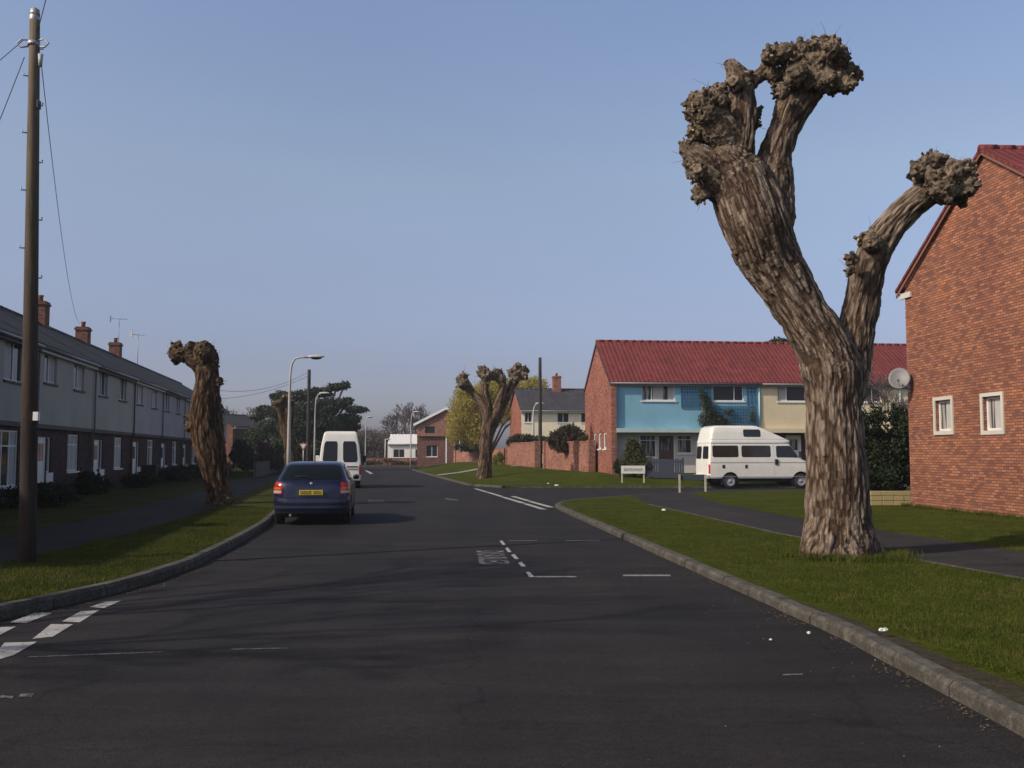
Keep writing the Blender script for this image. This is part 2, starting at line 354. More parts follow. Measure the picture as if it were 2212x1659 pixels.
def m_pole():
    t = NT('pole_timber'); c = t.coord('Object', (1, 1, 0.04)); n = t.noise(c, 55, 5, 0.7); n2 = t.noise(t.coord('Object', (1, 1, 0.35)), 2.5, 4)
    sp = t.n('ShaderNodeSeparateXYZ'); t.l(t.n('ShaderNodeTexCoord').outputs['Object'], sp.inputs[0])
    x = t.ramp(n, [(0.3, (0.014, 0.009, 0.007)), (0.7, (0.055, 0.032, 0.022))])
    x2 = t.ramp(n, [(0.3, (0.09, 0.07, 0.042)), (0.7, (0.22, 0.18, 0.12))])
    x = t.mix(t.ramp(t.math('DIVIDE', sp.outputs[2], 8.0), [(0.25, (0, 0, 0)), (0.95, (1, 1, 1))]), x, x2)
    x = t.mix(0.8, x, t.ramp(n2, [(0.3, (0.65,) * 3), (0.7, (1.25,) * 3)]), 'MULTIPLY')
    t.set('Base Color', x); t.set('Roughness', 0.88); t.bump(n, 0.5, 0.01); return t.m
M['wood'] = m_pole()
def m_carblue():
    t = NT('dark_blue_metallic'); n = t.noise(t.coord('Object'), 3, 4)
    t.set('Base Color', t.ramp(n, [(0.3, (0.008, 0.011, 0.040)), (0.7, (0.013, 0.018, 0.062))])); t.set('Metallic', 0.25); t.set('Roughness', 0.32)
    t.set('Coat Weight', 0.45); t.set('Coat Roughness', 0.06); return t.m
M['bluecar'] = m_carblue()
M['greyfence'] = simple('grey_fence_boards', (0.10, 0.095, 0.09), 0.9, var=.3); M['maroon'] = simple('maroon_paint', (0.06, 0.02, 0.03), 0.6)
M['redpaint'] = simple('faded_red_paint', (0.42, 0.14, 0.14), 0.6); M['stone2'] = m_render('painted_surround', (0.50, 0.47, 0.37)); M['dishgrey'] = simple('dish_grey', (0.17, 0.17, 0.18), 0.5)
M['glassdk'] = simple('tinted_brown_glass', (0.035, 0.026, 0.022), 0.12, var=.2); M['stripe'] = simple('beige_stripe', (0.34, 0.31, 0.22), 0.5); M['bark2s'] = simple('plain_bark', (0.12, 0.09, 0.065), 0.9, var=.3)
M['bumpstrip'] = simple('bumper_strip', (0.03, 0.04, 0.06), 0.35); M['vbump'] = simple('van_bumper', (0.30, 0.31, 0.27), 0.5); M['cartint'] = m_glass('rear_glass', (0.006, 0.009, 0.010), .05)
M['willow2'] = m_leaf('lime_leaves', (0.10, 0.12, 0.02), (0.22, 0.2, 0.04)); M['glassvan'] = m_glass('van_glass', (0.012, 0.012, 0.012), .1)
SKYG = 2.6
SKYS = [(0.0, (1.32, 1.30, 1.72)), (.088, (1.34, 1.17, 1.42)), (.18, (1.75, 1.48, 1.52)), (.273, (2.2, 1.84, 1.66)), (.43, (2.36, 2.05, 1.98)), (.55, (1.5, 1.25, 1.15)), (1.0, (.85, .72, .62))]
M['stub'] = simple('knuckle_bark', (0.13, 0.098, 0.070), 0.95, var=.65, nscale=14, bump=.6, bscale=40, spec=.1); M['cutwood'] = simple('cut_wood', (0.36, 0.29, 0.20), 0.9, var=.3, nscale=20)
M['soil'] = m_grass('trodden_soil', (0.05, 0.045, 0.036), (0.095, 0.082, 0.062), (0.06, 0.06, 0.03), fine=60)
M['brownbarge'] = simple('brown_bargeboard', (0.20, 0.095, 0.06), 0.6)
M['white3'] = m_render('flaking_white_paint', (0.58, 0.56, 0.48))
M['wooddark'] = simple('creosoted_timber', (0.035, 0.028, 0.024), 0.9); M['grey2'] = simple('dull_grey_paint', (0.20, 0.19, 0.185), 0.6)
# ------------------------------------------------------------------ terrain
def interp(pts, Y):
    return float(np.interp(Y, [p[1] for p in pts], [p[0] for p in pts]))
KR = [(2.9, -30), (2.9, 4), (2.86, 8.6), (2.58, 12), (2.26, 16), (1.78, 22), (1.3, 28), (-1.6, 44.8), (-5.8, 70), (-11.6, 106), (-14, 125)]
KL = [(-4.93, 9.36), (-4.68, 10.5), (-4.47, 11.6), (-4.46, 13.8), (-4.8, 17.2), (-5.28, 21), (-6.5, 28), (-9.35, 45), (-13.6, 70), (-19.8, 108), (-23, 128)]
def sst(x): x = max(0.0, min(1.0, x)); return x * x * (3 - 2 * x)
def zright(x, y):
    if y < 45: return 0.1
    r = 0.45 * sst((y - 45.5) / 8) + 0.14 * sst((y - 53) / 30)
    return 0.1 + r * sst((x - interp(KR, y)) / 5.5)

g = MB()
N = 3000
g.add([(-N, -N, -0.06), (N, -N, -0.06), (N, N, -0.06), (-N, N, -0.06)], [(0, 1, 2, 3)])
tag(g.build('ground', M['farland']), kind='structure')
r = MB(); r.quad((-60, -40, 0), (70, -40, 0), (70, 130, 0), (-60, 130, 0))
tag(r.build('road', M['asphalt']), kind='structure')

def slab(name, poly, z, mat):
    """filled polygon sheet with a skirt down to the road"""
    bm = bmesh.new(); vs = [bm.verts.new((x, y, z)) for x, y in poly]; f = bm.faces.new(vs)
    f.normal_update()
    if f.normal.z < 0: f.normal_flip()
    bmesh.ops.triangulate(bm, faces=[f])
    m = MB(); m.addbm(bm); bm.free()
    n = len(poly)
    m.add([(x, y, z) for x, y in poly] + [(x, y, -0.05) for x, y in poly], [(i, (i + 1) % n, n + (i + 1) % n, n + i) for i in range(n)])
    return tag(m.build(name, mat), kind='structure')
corner = [(1.3, 28), (1.28, 29.3), (1.5, 30.8), (2.3, 32.7), (4.5, 35.6), (7.2, 38.2), (12.4, 40.6), (40, 42.5)]
near_edge = [(2.9, -20), (2.9, 4), (2.86, 8.6), (2.58, 12), (2.26, 16), (1.78, 22)] + corner
KW = 0.15
def offset(pts, d):
    out = []
    for i, p in enumerate(pts):
        a = pts[max(i - 1, 0)]; b = pts[min(i + 1, len(pts) - 1)]
        t = Vector((b[0] - a[0], b[1] - a[1])).normalized(); out.append((p[0] + t.y * d, p[1] - t.x * d))
    return out
slab('lawn', offset(near_edge, KW) + [(60, 42.5), (60, -20)], 0.098, M['grass'])
# left verge and gardens
left_edge = [(-40, 5.2), (-14, 5.3), (-9.5, 5.7), (-7, 6.7), (-5.5, 8.1)] + KL
slab('verge', offset(left_edge, -KW) + [(-80, 128), (-80, 5.2)], 0.115, M['grass_l'])
# raised lawn beyond the side road
far = MB(); ys = list(np.arange(45.3, 60, 1.0)) + list(np.arange(60, 108, 3.0)); NX = 26
fv = []
for y in ys:
    k = interp(KR, y) + KW + (1.2 * (1 - sst((y - 45.3) / 3)) if y < 49 else 0) + (7 * sst((y - 97) / 11) if y > 97 else 0)
    for i in range(NX):
        x = k + (62 - k) * (i / (NX - 1)) ** 2.2; fv.append((x, y, zright(x, y)))
ff = [(j * NX + i, j * NX + i + 1, (j + 1) * NX + i + 1, (j + 1) * NX + i) for j in range(len(ys) - 1) for i in range(NX - 1)]
far.add(fv, ff, True)
far.add([fv[i] for i in range(NX)] + [(x, y, -0.05) for x, y, z in fv[:NX]], [(i, i + 1, NX + i + 1, NX + i) for i in range(NX - 1)])
tag(far.build('lawn', M['grass']), kind='structure')
slab('field', [(-90, 121), (90, 121), (90, 420), (-90, 420)], 0.1, M['farland'])

def strip(name, left, right, z, mat, sub=1):
    m = MB(); n = len(left)
    vs = [(x, y, z(x, y) if callable(z) else z) for x, y in left] + [(x, y, z(x, y) if callable(z) else z) for x, y in right]
    m.add(vs, [(i, n + i, n + i + 1, i + 1) for i in range(n - 1)])
    return tag(m.build(name, mat), kind='structure')
# footpath on the right, behind the big willow
strip('path', [(7.3, -5), (6.9, 6), (6.3, 11), (5.7, 14), (5.0, 18.5), (4.5, 24), (4.05, 29), (4.3, 35.2)],
      [(9.6, -5), (9.1, 6), (8.3, 12), (7.8, 15), (7.1, 19.5), (6.55, 24), (6.2, 30), (6.9, 37.8)], 0.103, M['path'])
# footpath on the left
strip('path', [(-9.3, 9), (-9.2, 13), (-9.1, 17), (-9.4, 21), (-10.3, 27), (-13.0, 42), (-17.4, 67), (-24, 105)],
      [(-7.05, 9), (-6.9, 13), (-7.0, 16), (-7.3, 20.5), (-8.2, 27), (-10.9, 42), (-15.4, 67), (-22, 105)], 0.120, M['path_shade'])
# pale footpath crossing the far lawn, and far edge path by the side road
def zp(x, y): return zright(x, y) + 0.02
strip('path', [(-4.9, 66), (-3.5, 68), (-2.0, 70), (0.5, 73)], [(-5.3, 68), (-3.9, 70), (-2.3, 72), (0.2, 75)], zp, M['palepath'])

def kerb_line(pts, name='kerb', w=KW, h=0.102, side=1, step=0.915):
    """concrete kerb stones laid along a line, chamfered on the road side"""
    dens = [Vector((p[0], p[1])) for p in pts]; L = [0]
    for a, b in zip(dens, dens[1:]): L.append(L[-1] + (b - a).length)
    def at(s):
        x = np.interp(s, L, [p.x for p in dens]); y = np.interp(s, L, [p.y for p in dens]); return Vector((x, y))
    m = MB(); s = 0; rr = random.Random(3)
    while s < L[-1] - 0.1:
        e = min(s + step, L[-1]); a = at(s + 0.006); b = at(e - 0.006); t = (b - a).normalized(); nrm = Vector((t.y, -t.x)) * side
        dz = rr.uniform(-0.006, 0.006); dx = rr.uniform(-0.006, 0.006)
        prof = [(dx, -0.04), (dx, h - 0.035 + dz), (dx + 0.03, h + dz), (w, h + dz), (w, -0.04)]
        vs = []
        for q in (a, b):
            for o, z in prof: vs.append((q.x + nrm.x * o, q.y + nrm.y * o, z))
        m.add(vs, [(i, i + 1, 6 + i, 5 + i) for i in range(4)] + [(4, 3, 2, 1, 0), (5, 6, 7, 8, 9)])
        s = e
    return tag(m.build(name, M['kerb']), kind='structure')
kerb_line(near_edge)
kerb_line(left_edge, side=-1, h=.13)
kerb_line([(interp(KR, y) + (1.2 * (1 - sst((y - 45.3) / 3)) if y < 49 else 0), y) for y in np.arange(45.3, 97, 1.5)])
kerb_line([(60, 45.2), (0.0, 45.2)][::-1], h=0.098)
kerb_line([(-60, 121), (60, 121)])
strip('path_margin', [(interp(KR, y) + KW - .01, y) for y in np.arange(3, 10.5, .5)], [(interp(KR, y) + KW + .02 + .24 * min(1, max(0, (10.2 - y) / 4)) + .03 * math.sin(y * 5), y) for y in np.arange(3, 10.5, .5)], 0.101, M['soil'])
# path edging (pale strips beside the right footpath)
def edging(pts, z0, z1, w, name='path_edging'):
    m = MB(); a = offset(pts, -w / 2); b = offset(pts, w / 2); n = len(pts)
    vs = [(x, y, z) for z in (z0, z1) for q in (a, b) for x, y in q]
    for i in range(n - 1):
        m.add([vs[i], vs[n + i], vs[n + i + 1], vs[i + 1]], [(0, 1, 2, 3)])
        m.add([vs[2 * n + i], vs[3 * n + i], vs[3 * n + i + 1], vs[2 * n + i + 1]], [(0, 1, 2, 3)])
        m.add([vs[i], vs[i + 1], vs[2 * n + i + 1], vs[2 * n + i]], [(0, 1, 2, 3)])
        m.add([vs[n + i], vs[n + i + 1], vs[3 * n + i + 1], vs[3 * n + i]], [(0, 1, 2, 3)])
    return tag(m.build(name, M['kerb']), kind='structure')
edging([(6.9, 6), (6.3, 11), (5.7, 14), (5.0, 18.5), (4.5, 24), (4.05, 29)], 0.05, 0.112, 0.05)

# ------------------------------------------------------------------ road markings (worn sheets 4 mm above the asphalt)
def mark(quads, mat, z=0.004, name='road_marking'):
    m = MB()
    for q in quads: m.add([(x, y, z) for x, y in q], [(0, 1, 2, 3)])
    return tag(m.build(name, mat), kind='structure')
def seg(x0, y0, x1, y1, w):
    d = Vector((x1 - x0, y1 - y0)).normalized(); n = Vector((d.y, -d.x)) * w / 2
    return [(x0 - n.x, y0 - n.y), (x0 + n.x, y0 + n.y), (x1 + n.x, y1 + n.y), (x1 - n.x, y1 - n.y)]
def Gq(u, v):
    p = P(u, v, 10.0); k = CAMH / (CAMH - p.z); return (p.x * k, p.y * k)
def gq(pts): return [Gq(*p) for p in pts]
# give way lines of the side road on the left
mark([gq([(-30, 1433), (29, 1416), (80, 1387), (10, 1389)]), gq([(70, 1381), (114, 1376), (158, 1349), (110, 1349)]), gq([(134, 1343), (172, 1345), (215, 1318), (175, 1321)]), gq([(193, 1312), (225, 1314), (262, 1298), (228, 1301)]),
      gq([(-40, 1378), (0, 1372), (35, 1354), (-5, 1356)]), gq([(22, 1345), (55, 1347), (112, 1325), (75, 1324)])], M['mark'])
# give way lines at the mouth of the side road on the right
mark([gq([(1166, 1100), (1182, 1101), (1140, 1088), (1128, 1088)]), gq([(1124, 1087), (1137, 1087), (1092, 1074), (1082, 1074)]), gq([(1080, 1073), (1090, 1073), (1058, 1063.5), (1049, 1063.5)]), gq([(1047, 1063), (1056, 1063), (1030, 1055.5), (1023, 1055.5)])], M['mark'])
mark([gq([(1184, 1096), (1198, 1096), (1150, 1083), (1138, 1083)]), gq([(1136, 1082), (1148, 1082), (1112, 1072), (1102, 1072)])], M['mark'])
# disabled bay: dashes, ends
dash = [gq([(1136, 1236), (1144, 1236), (1155, 1247), (1143, 1247)]), gq([(1119, 1216), (1127, 1214), (1136, 1224), (1126, 1224)]), gq([(1104, 1199), (1111, 1197), (1121, 1208), (1112, 1208)]),
        gq([(1091, 1184), (1097, 1183), (1105, 1193), (1097, 1193)]), gq([(1079, 1169), (1085, 1168), (1093, 1178), (1086, 1178)])]
mark(dash, M['mark'])
mark([gq([(1155, 1247.5), (1156, 1245), (1245, 1245), (1245, 1247.5)]), gq([(1345, 1245), (1347, 1242), (1448, 1242), (1449, 1245)])], M['markthin'])
mark([gq([(1100, 1169), (1100, 1167.3), (1160, 1167.3), (1160, 1169)]), gq([(1222, 1169.5), (1224, 1167.5), (1295, 1167), (1296, 1169)])], M['markfaint'])
mark([gq([(60, 1421), (60, 1419), (350, 1408), (352, 1410)]), gq([(500, 1404), (500, 1402.5), (620, 1400), (622, 1402)])], M['markfaint'])
mark([gq([(0, 1508), (2, 1503), (30, 1505), (25, 1511)]), gq([(40, 1506), (44, 1500), (75, 1499), (68, 1506)]), gq([(1690, 1460), (1692, 1457), (1735, 1456), (1733, 1459)]), gq([(960, 1078), (962, 1076), (990, 1080), (988, 1082)])], M['markfaint'])
mark([gq([(787, 1016), (791, 1015), (806, 1023), (800, 1024)])], M['mark'])
def text_mark(s, cx, cy, length, width, mat, rz=-math.pi / 2):
    cu = bpy.data.curves.new('tmp', 'FONT'); cu.body = s; cu.align_x = 'CENTER'; cu.align_y = 'CENTER'; cu.size = 1; cu.resolution_u = 3
    cu.offset = 0.018; cu.space_character = 1.15
    o = bpy.data.objects.new('tmp', cu); col.objects.link(o); bpy.context.view_layer.update()
    me = bpy.data.meshes.new_from_object(o.evaluated_get(bpy.context.evaluated_depsgraph_get()))
    w, h = o.dimensions.x, o.dimensions.y
    bpy.data.objects.remove(o); bpy.data.curves.remove(cu)
    for v in me.vertices: v.co = Vector((v.co.x / w * length, v.co.y / h * width, 0))
    me.materials.clear(); me.materials.append(mat)
    t = bpy.data.objects.new('road_lettering', me); col.objects.link(t); t.location = (cx, cy, 0.0045); t.rotation_euler = (0, 0, rz)
    return tag(t, kind='structure')
text_mark('DISABLED', -0.33, 15.15, 1.95, 0.46, M['marktext'], rz=-math.pi / 2 + 0.06)
text_mark('DISABLED', -4.55, 32.6, 2.6, 0.55, M['markfaint'], rz=-math.pi / 2 + 0.17)
# tar patches and repair seams
#tp = m_asphalt('tar_patch', 0.036); mark([[(0.9, 5.6), (2.3, 5.5), (2.35, 7.6), (1.0, 7.7)]], tp, 0.003, 'tar_patch')

# ------------------------------------------------------------------ litter on the ground (small single things)
def litter(u, v, label, cat='litter', s=0.09, z=0.12, mat='litter', fold=True, group=None):
    p = P(u, v, 10); k = (CAMH - z) / (CAMH - p.z); x, y = p.x * k, p.y * k
    rr = random.Random(u); m = MB(); n = 5
    bm = bmesh.new(); bmesh.ops.create_icosphere(bm, subdivisions=2, radius=s * .42)
    for q_ in bm.verts: k_ = rr.uniform(.6, 1.15); q_.co = Vector((q_.co.x * 1.25 * k_, q_.co.y * .8 * k_, q_.co.z * .5 * k_ + s * .2))
    m.addbm(bm); bm.free()
    o = m.build('paper_scrap' if cat == 'litter' else 'stone', M[mat], None, (x, y, z + 0.005), rr.uniform(0, 6)); return tag(o, label, cat, group)
litter(1908, 1366, 'crumpled white paper lying in the grass of the right verge', s=0.085, z=0.14)
litter(1747, 1371, 'small white scrap resting on the kerb at the edge of the right verge', s=0.055, z=0.13)
litter(1665, 1385, 'tiny white scrap on the asphalt just short of the right kerb', s=0.04, z=0.005)
litter(1433, 1104, 'white scrap lying at the edge of the lawn next to the footpath', s=0.13, z=0.14)
litter(1203, 1051, 'biggest of the pale stones scattered beside the side road entrance', 'stone', s=0.22, z=0.12, fold=True)
litter(1184, 1046, 'medium pale stone on the corner grass beyond the side road', 'stone', s=0.15, z=0.12)
litter(1160, 1052, 'small grey stone left of the pale stones on the side road corner', 'stone', s=0.13, z=0.02)
# leaf litter and grit in the gutter
def scatter(name, pts, size, mat, z, kind='stuff'):
    n = len(pts); rs = np.random.RandomState(5); V = np.zeros((n * 4, 3)); a = rs.rand(n) * 6.28; s = size * (0.5 + rs.rand(n))
    for k, (dx, dy) in enumerate(((-1, -0.5), (1, -0.5), (0.9, 0.5), (-0.8, 0.6))):
        V[k::4, 0] = pts[:, 0] + s * (np.cos(a) * dx - np.sin(a) * dy); V[k::4, 1] = pts[:, 1] + s * (np.sin(a) * dx + np.cos(a) * dy)
        V[k::4, 2] = z + rs.rand(n) * size * 0.8
    return np_mesh(name, V, 4, mat, kind)
def np_mesh(name, V, k, mat, kind=None, parent=None, smooth=False):
    n = len(V) // k; me = bpy.data.meshes.new(name); me.vertices.add(len(V)); me.vertices.foreach_set('co', V.astype(np.float32).ravel())
    me.loops.add(n * k); me.loops.foreach_set('vertex_index', np.arange(n * k, dtype=np.int32))
    me.polygons.add(n); me.polygons.foreach_set('loop_start', np.arange(0, n * k, k, dtype=np.int32)); me.update(); me.validate()
    me.materials.append(mat); o = bpy.data.objects.new(name, me); col.objects.link(o); o.parent = parent
    if kind: o['kind'] = kind
    return o
rs = np.random.RandomState(11)
yy = 4.3 + (rs.rand(1900) ** 1.6) * 22; clump = np.sin(yy * 2.1) + np.sin(yy * 5.3 + 1)
keep = rs.rand(len(yy)) < (0.35 + 0.3 * clump); yy = yy[keep]
xx = np.array([interp(KR, y) for y in yy]) - 0.015 - np.abs(rs.randn(len(yy))) * 0.13
scatter('leaf_litter', np.stack([xx, yy], 1), 0.0095, M['leafbrown'], 0.002)
yy = 4.3 + rs.rand(90) * 14; xx = np.array([interp(KR, y) for y in yy]) - np.abs(rs.randn(len(yy))) * 0.9 - .05
scatter('grit', np.stack([xx, yy], 1), 0.0055, M['palepath'], 0.001)
yy = 9.5 + rs.rand(500) * 10; xx = np.array([interp(KL, y) for y in yy]) + 0.02 + np.abs(rs.randn(len(yy))) * 0.12
scatter('leaf_litter', np.stack([xx, yy], 1), 0.010, M['leafbrown'], 0.003)

# ------------------------------------------------------------------ grass blades
def blades(name, xy, z, h, w, mat):
    n = len(xy); rs = np.random.RandomState(n); a = rs.rand(n) * 6.28; hh = h * (0.45 + rs.rand(n)); lean = rs.randn(n, 2) * 0.5 * hh[:, None]
    V = np.zeros((n * 3, 3))
    V[0::3, 0] = xy[:, 0] - np.cos(a) * w; V[0::3, 1] = xy[:, 1] - np.sin(a) * w
    V[1::3, 0] = xy[:, 0] + np.cos(a) * w; V[1::3, 1] = xy[:, 1] + np.sin(a) * w
    V[2::3, 0] = xy[:, 0] + lean[:, 0]; V[2::3, 1] = xy[:, 1] + lean[:, 1]
    V[0::3, 2] = z - 0.01; V[1::3, 2] = z - 0.01; V[2::3, 2] = z + hh
    return np_mesh(name, V, 3, mat, 'stuff')
n = 420000; rs = np.random.RandomState(2)
y = 3.6 + (rs.rand(n) ** 1.7) * 24; kx = np.interp(y, [p[1] for p in KR], [p[0] for p in KR])
pl = np.interp(y, [6, 11, 14, 18.5, 24, 29], [6.9, 6.3, 5.7, 5.0, 4.5, 4.05]); pr = np.interp(y, [6, 12, 15, 19.5, 24, 30], [9.1, 8.3, 7.8, 7.1, 6.55, 6.2])
x = kx + 0.13 + rs.rand(n) * (0.58 * y + 0.6 - kx).clip(0.1)
edge_ragged = 0.06 * np.abs(np.sin(y * 7 + np.sin(y * 3))) * np.clip((11 - y) / 3, 0, 1) + 0.04 + 0.20 * np.clip((9.5 - y) / 4, 0, 1) + 0.10 + 0.10 * np.sin(y * 3.1) ** 2 + 0.06 * np.sin(y * 11) ** 2 + 0.03 * rs.randn(n)
ok = (x > kx + 0.14 + edge_ragged) & ~((x > pl - 0.02 + 0.02 * rs.randn(n)) & (x < pr + 0.03 * rs.randn(n)))
clumpn = np.sin(x * 2.3 + 1.3 * np.sin(y * 1.1)) * np.sin(y * 1.9 + x) * 0.5 + 0.5
ok &= rs.rand(n) < 0.35 + 0.65 * clumpn
ok &= (np.hypot(x - 4.9, y - 14.4) > 0.62)
blades('grass', np.stack([x[ok], y[ok]], 1), 0.098, 0.026, 0.0045, M['blade'])
# longer tufts along the house wall and round the willow's foot
t = rs.rand(5200); wx = 11.35 + 0.08 * t * 8; wy = 28 - t * 8
tuf = rs.rand(5200) < 0.25 + 0.6 * (np.sin(t * 60) * np.sin(t * 23) > 0.1)
a = rs.rand(4200) * 6.28; rr_ = 0.60 + np.abs(rs.randn(4200)) * 0.16
blades('grass', np.concatenate([np.stack([wx - 0.06 - rs.rand(5200) * 0.22, wy], 1)[tuf], np.stack([4.9 + np.cos(a) * rr_, 14.35 + np.sin(a) * rr_], 1)]), 0.098, 0.10, 0.007, M['blade'])
n = 90000; y = 9 + rs.rand(n) ** 1.3 * 18; kx = np.interp(y, [p[1] for p in KL], [p[0] for p in KL]); pe = np.interp(y, [9, 13, 16, 20.5, 27], [-7.05, -6.9, -7.0, -7.3, -8.2])
x = kx - 0.2 - rs.rand(n) * (kx - 0.2 - pe); ok = x > pe
blades('grass', np.stack([x[ok], y[ok]], 1), 0.115, 0.032, 0.005, M['blade'])

# ------------------------------------------------------------------ pollarded willows: one continuous remeshed trunk each
def seg_pts(chain):   # chain of (Vector, radius)
    return [(Vector(p), r) for p, r in chain]
def pollard(chains, lumps, voxel, mat, nmain=None, amp=0.03, fw=0.11, fl=0.9, stubs=True, seed=1, headamp=0.03, stub_len=(0.06, 0.2)):
    rr = random.Random(seed); m = MB()
    for ch in chains:
        # resample with Catmull-Rom so limbs bend softly
        pts = [p for p, r in ch]; rad = [r for p, r in ch]; dense = []; dr = []
        for i in range(len(pts) - 1):
            p0 = pts[max(i - 1, 0)]; p1 = pts[i]; p2 = pts[i + 1]; p3 = pts[min(i + 2, len(pts) - 1)]
            for k in range(5):
                t = k / 5; dense.append(0.5 * ((2 * p1) + (p2 - p0) * t + (2 * p0 - 5 * p1 + 4 * p2 - p3) * t * t + (3 * p1 - p0 - 3 * p2 + p3) * t ** 3))
                dr.append(rad[i] * (1 - t) + rad[i + 1] * t)
        dense.append(pts[-1]); dr.append(rad[-1]); ch[:] = list(zip(dense, dr))
        m.tube(dense, dr, 16, True); m.ball(dense[-1], dr[-1] * 0.98, 2); m.ball(dense[0], dr[0] * 0.98, 2)
    hp = []
    for c, r, *o in lumps:
        c = Vector(c); hp.append((c, r))
        m.ball(c, r, 2, rr.uniform(0.85, 1.15), rr.uniform(0.85, 1.15), rr.uniform(0.85, 1.15))
        outd = (Vector(o[0]).normalized() if o else Vector((0, 0, 1)))
        if stubs:
            for k in range(int(3 + r * 26)):
                d = Vector((rr.gauss(0, 1), rr.gauss(0, 1), rr.gauss(0, 1))).normalized()
                if d.dot(outd) < -0.25: continue
                q = c + d * r * 0.85; ln = rr.uniform(*stub_len) * (0.35 + r * 1.6); rd = rr.uniform(0.18, 0.40) * r
                dd = (d + outd * 0.5 + Vector((rr.gauss(0, .3), rr.gauss(0, .3), rr.gauss(0, .3)))).normalized()
                m.tube([q, q + dd * (ln * 0.5 + r * .12), q + dd * (ln + r * 0.15)], [rd * 1.5, rd, rd * rr.uniform(0.6, 0.95)], 6, True)
                if rr.random() < 0.25: m.ball(q - d * r * 0.1, r * rr.uniform(0.35, 0.55), 1, rr.uniform(.6, 1.3), rr.uniform(.6, 1.3), rr.uniform(.6, 1.3))
    me = m.mesh('tmp', uv=False); o = bpy.data.objects.new('tmp', me); col.objects.link(o)
    md = o.modifiers.new('r', 'REMESH'); md.mode = 'VOXEL'; md.voxel_size = voxel; md.use_smooth_shade = True
    ms = o.modifiers.new('s', 'SMOOTH'); ms.iterations = 1; ms.factor = 0.5
    bpy.context.view_layer.update(); dg = bpy.context.evaluated_depsgraph_get()
    me2 = bpy.data.meshes.new_from_object(o.evaluated_get(dg)); bpy.data.objects.remove(o)
    n = len(me2.vertices); co = np.zeros(n * 3, dtype=np.float32); me2.vertices.foreach_get('co', co); co = co.reshape(-1, 3).astype(float)
    no = np.zeros(n * 3, dtype=np.float32); me2.vertices.foreach_get('normal', no); no = no.reshape(-1, 3).astype(float)
    best = np.full(n, 1e9); bc = np.zeros((n, 3)); brad = np.zeros(n); off = 0
    for ch in chains[:nmain]:
        d0 = (ch[1][0] - ch[0][0]).normalized(); u = d0.cross(Vector((0, 1, 0)) if abs(d0.y) < .9 else Vector((1, 0, 0))).normalized(); s0 = 0.0
        for (p, r0), (q, r1) in zip(ch, ch[1:]):
            d = q - p; L = d.length
            if L < 1e-6: continue
            d = d / L; u = (u - d * u.dot(d)).normalized(); w = d.cross(u); A = np.array(p); D = np.array(d)
            rel = co - A; t = np.clip(rel @ D, 0, L); cl = rel - t[:, None] * D; dist = np.linalg.norm(cl, axis=1); rad = r0 + (r1 - r0) * t / L
            e = dist - rad; mk = e < best; best[mk] = e[mk]
            cu_ = cl @ np.array(u); cw = cl @ np.array(w); nn = np.maximum(dist, 1e-4)
            bc[mk, 0] = (cu_ / nn * rad)[mk]; bc[mk, 1] = (cw / nn * rad)[mk]; bc[mk, 2] = (s0 + t)[mk] + off; brad[mk] = rad[mk]
            s0 += L
        off += 0
    head = np.zeros(n)
    for c, r in hp:
        dist = np.linalg.norm(co - np.array(c), axis=1); head = np.maximum(head, np.clip((r * 2.0 - dist) / (r * 0.7), 0, 1))
    disp = np.zeros(n); groove = np.zeros(n); nz = noise.noise
    for i in range(n):
        x, y, z = bc[i]; h = head[i]
        wx = 0.35 * nz(Vector((x * 3, y * 3, z * 1.2)))
        f = nz(Vector((x / fw + wx * 2, y / fw + wx, z / fl))); f2 = nz(Vector((x / (fw * .45) + 7, y / (fw * .45), z / (fl * .4) + wx)))
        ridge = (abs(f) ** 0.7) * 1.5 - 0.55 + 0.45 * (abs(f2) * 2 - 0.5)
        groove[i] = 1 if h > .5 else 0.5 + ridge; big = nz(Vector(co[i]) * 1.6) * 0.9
        k = nz(Vector(co[i]) * (0.33 / headamp)); k2 = nz(Vector(co[i]) * (0.8 / headamp))
        disp[i] = (1 - h) * amp * (ridge + big * 0.7) * min(1, brad[i] / 0.25 + .25) + h * headamp * (0.5 - abs(k) * 2.6 + (0.5 - abs(k2) * 2.2) * 0.9)
    co2 = co + no * disp[:, None]; me2.vertices.foreach_set('co', co2.astype(np.float32).ravel())
    a = me2.attributes.new('barkco', 'FLOAT_VECTOR', 'POINT'); b = bc.copy(); b[:, 2] *= 0.20; a.data.foreach_set('vector', b.astype(np.float32).ravel())
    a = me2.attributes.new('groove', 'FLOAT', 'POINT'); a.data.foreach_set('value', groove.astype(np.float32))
    a = me2.attributes.new('head', 'FLOAT', 'POINT'); a.data.foreach_set('value', head.astype(np.float32))
    me2.polygons.foreach_set('use_smooth', [True] * len(me2.polygons)); me2.update()
    me2.materials.clear(); me2.materials.append(mat); return me2
def PX(u, v, Y, r):   # pixel centre + pixel radius -> point + metres at depth Y
    return (P(u, v, Y), r * Y / FPX)
def twigs(parent, centres, n, ln, seed, mat='twig', up=0.3, r=0.004, reach=1.0):
    rr = random.Random(seed); m = MB()
    for k in range(n):
        c, rad = rr.choice(centres); d = Vector((rr.gauss(0, 1), rr.gauss(0, 1), rr.gauss(0, 1))).normalized()
        p = Vector(c) + d * rad * reach; l = ln * rr.uniform(0.4, 1.2); q = p + d * l * 0.5 + Vector((0, 0, up * l * 0.3)); e = q + (d + Vector((rr.gauss(0, .4), rr.gauss(0, .4), up))) * l * 0.5
        m.tube([p, q, e], [r, r * 0.8, r * 0.4], 4, False)
    return tag(m.build('twigs', M[mat], parent), kind='stuff')

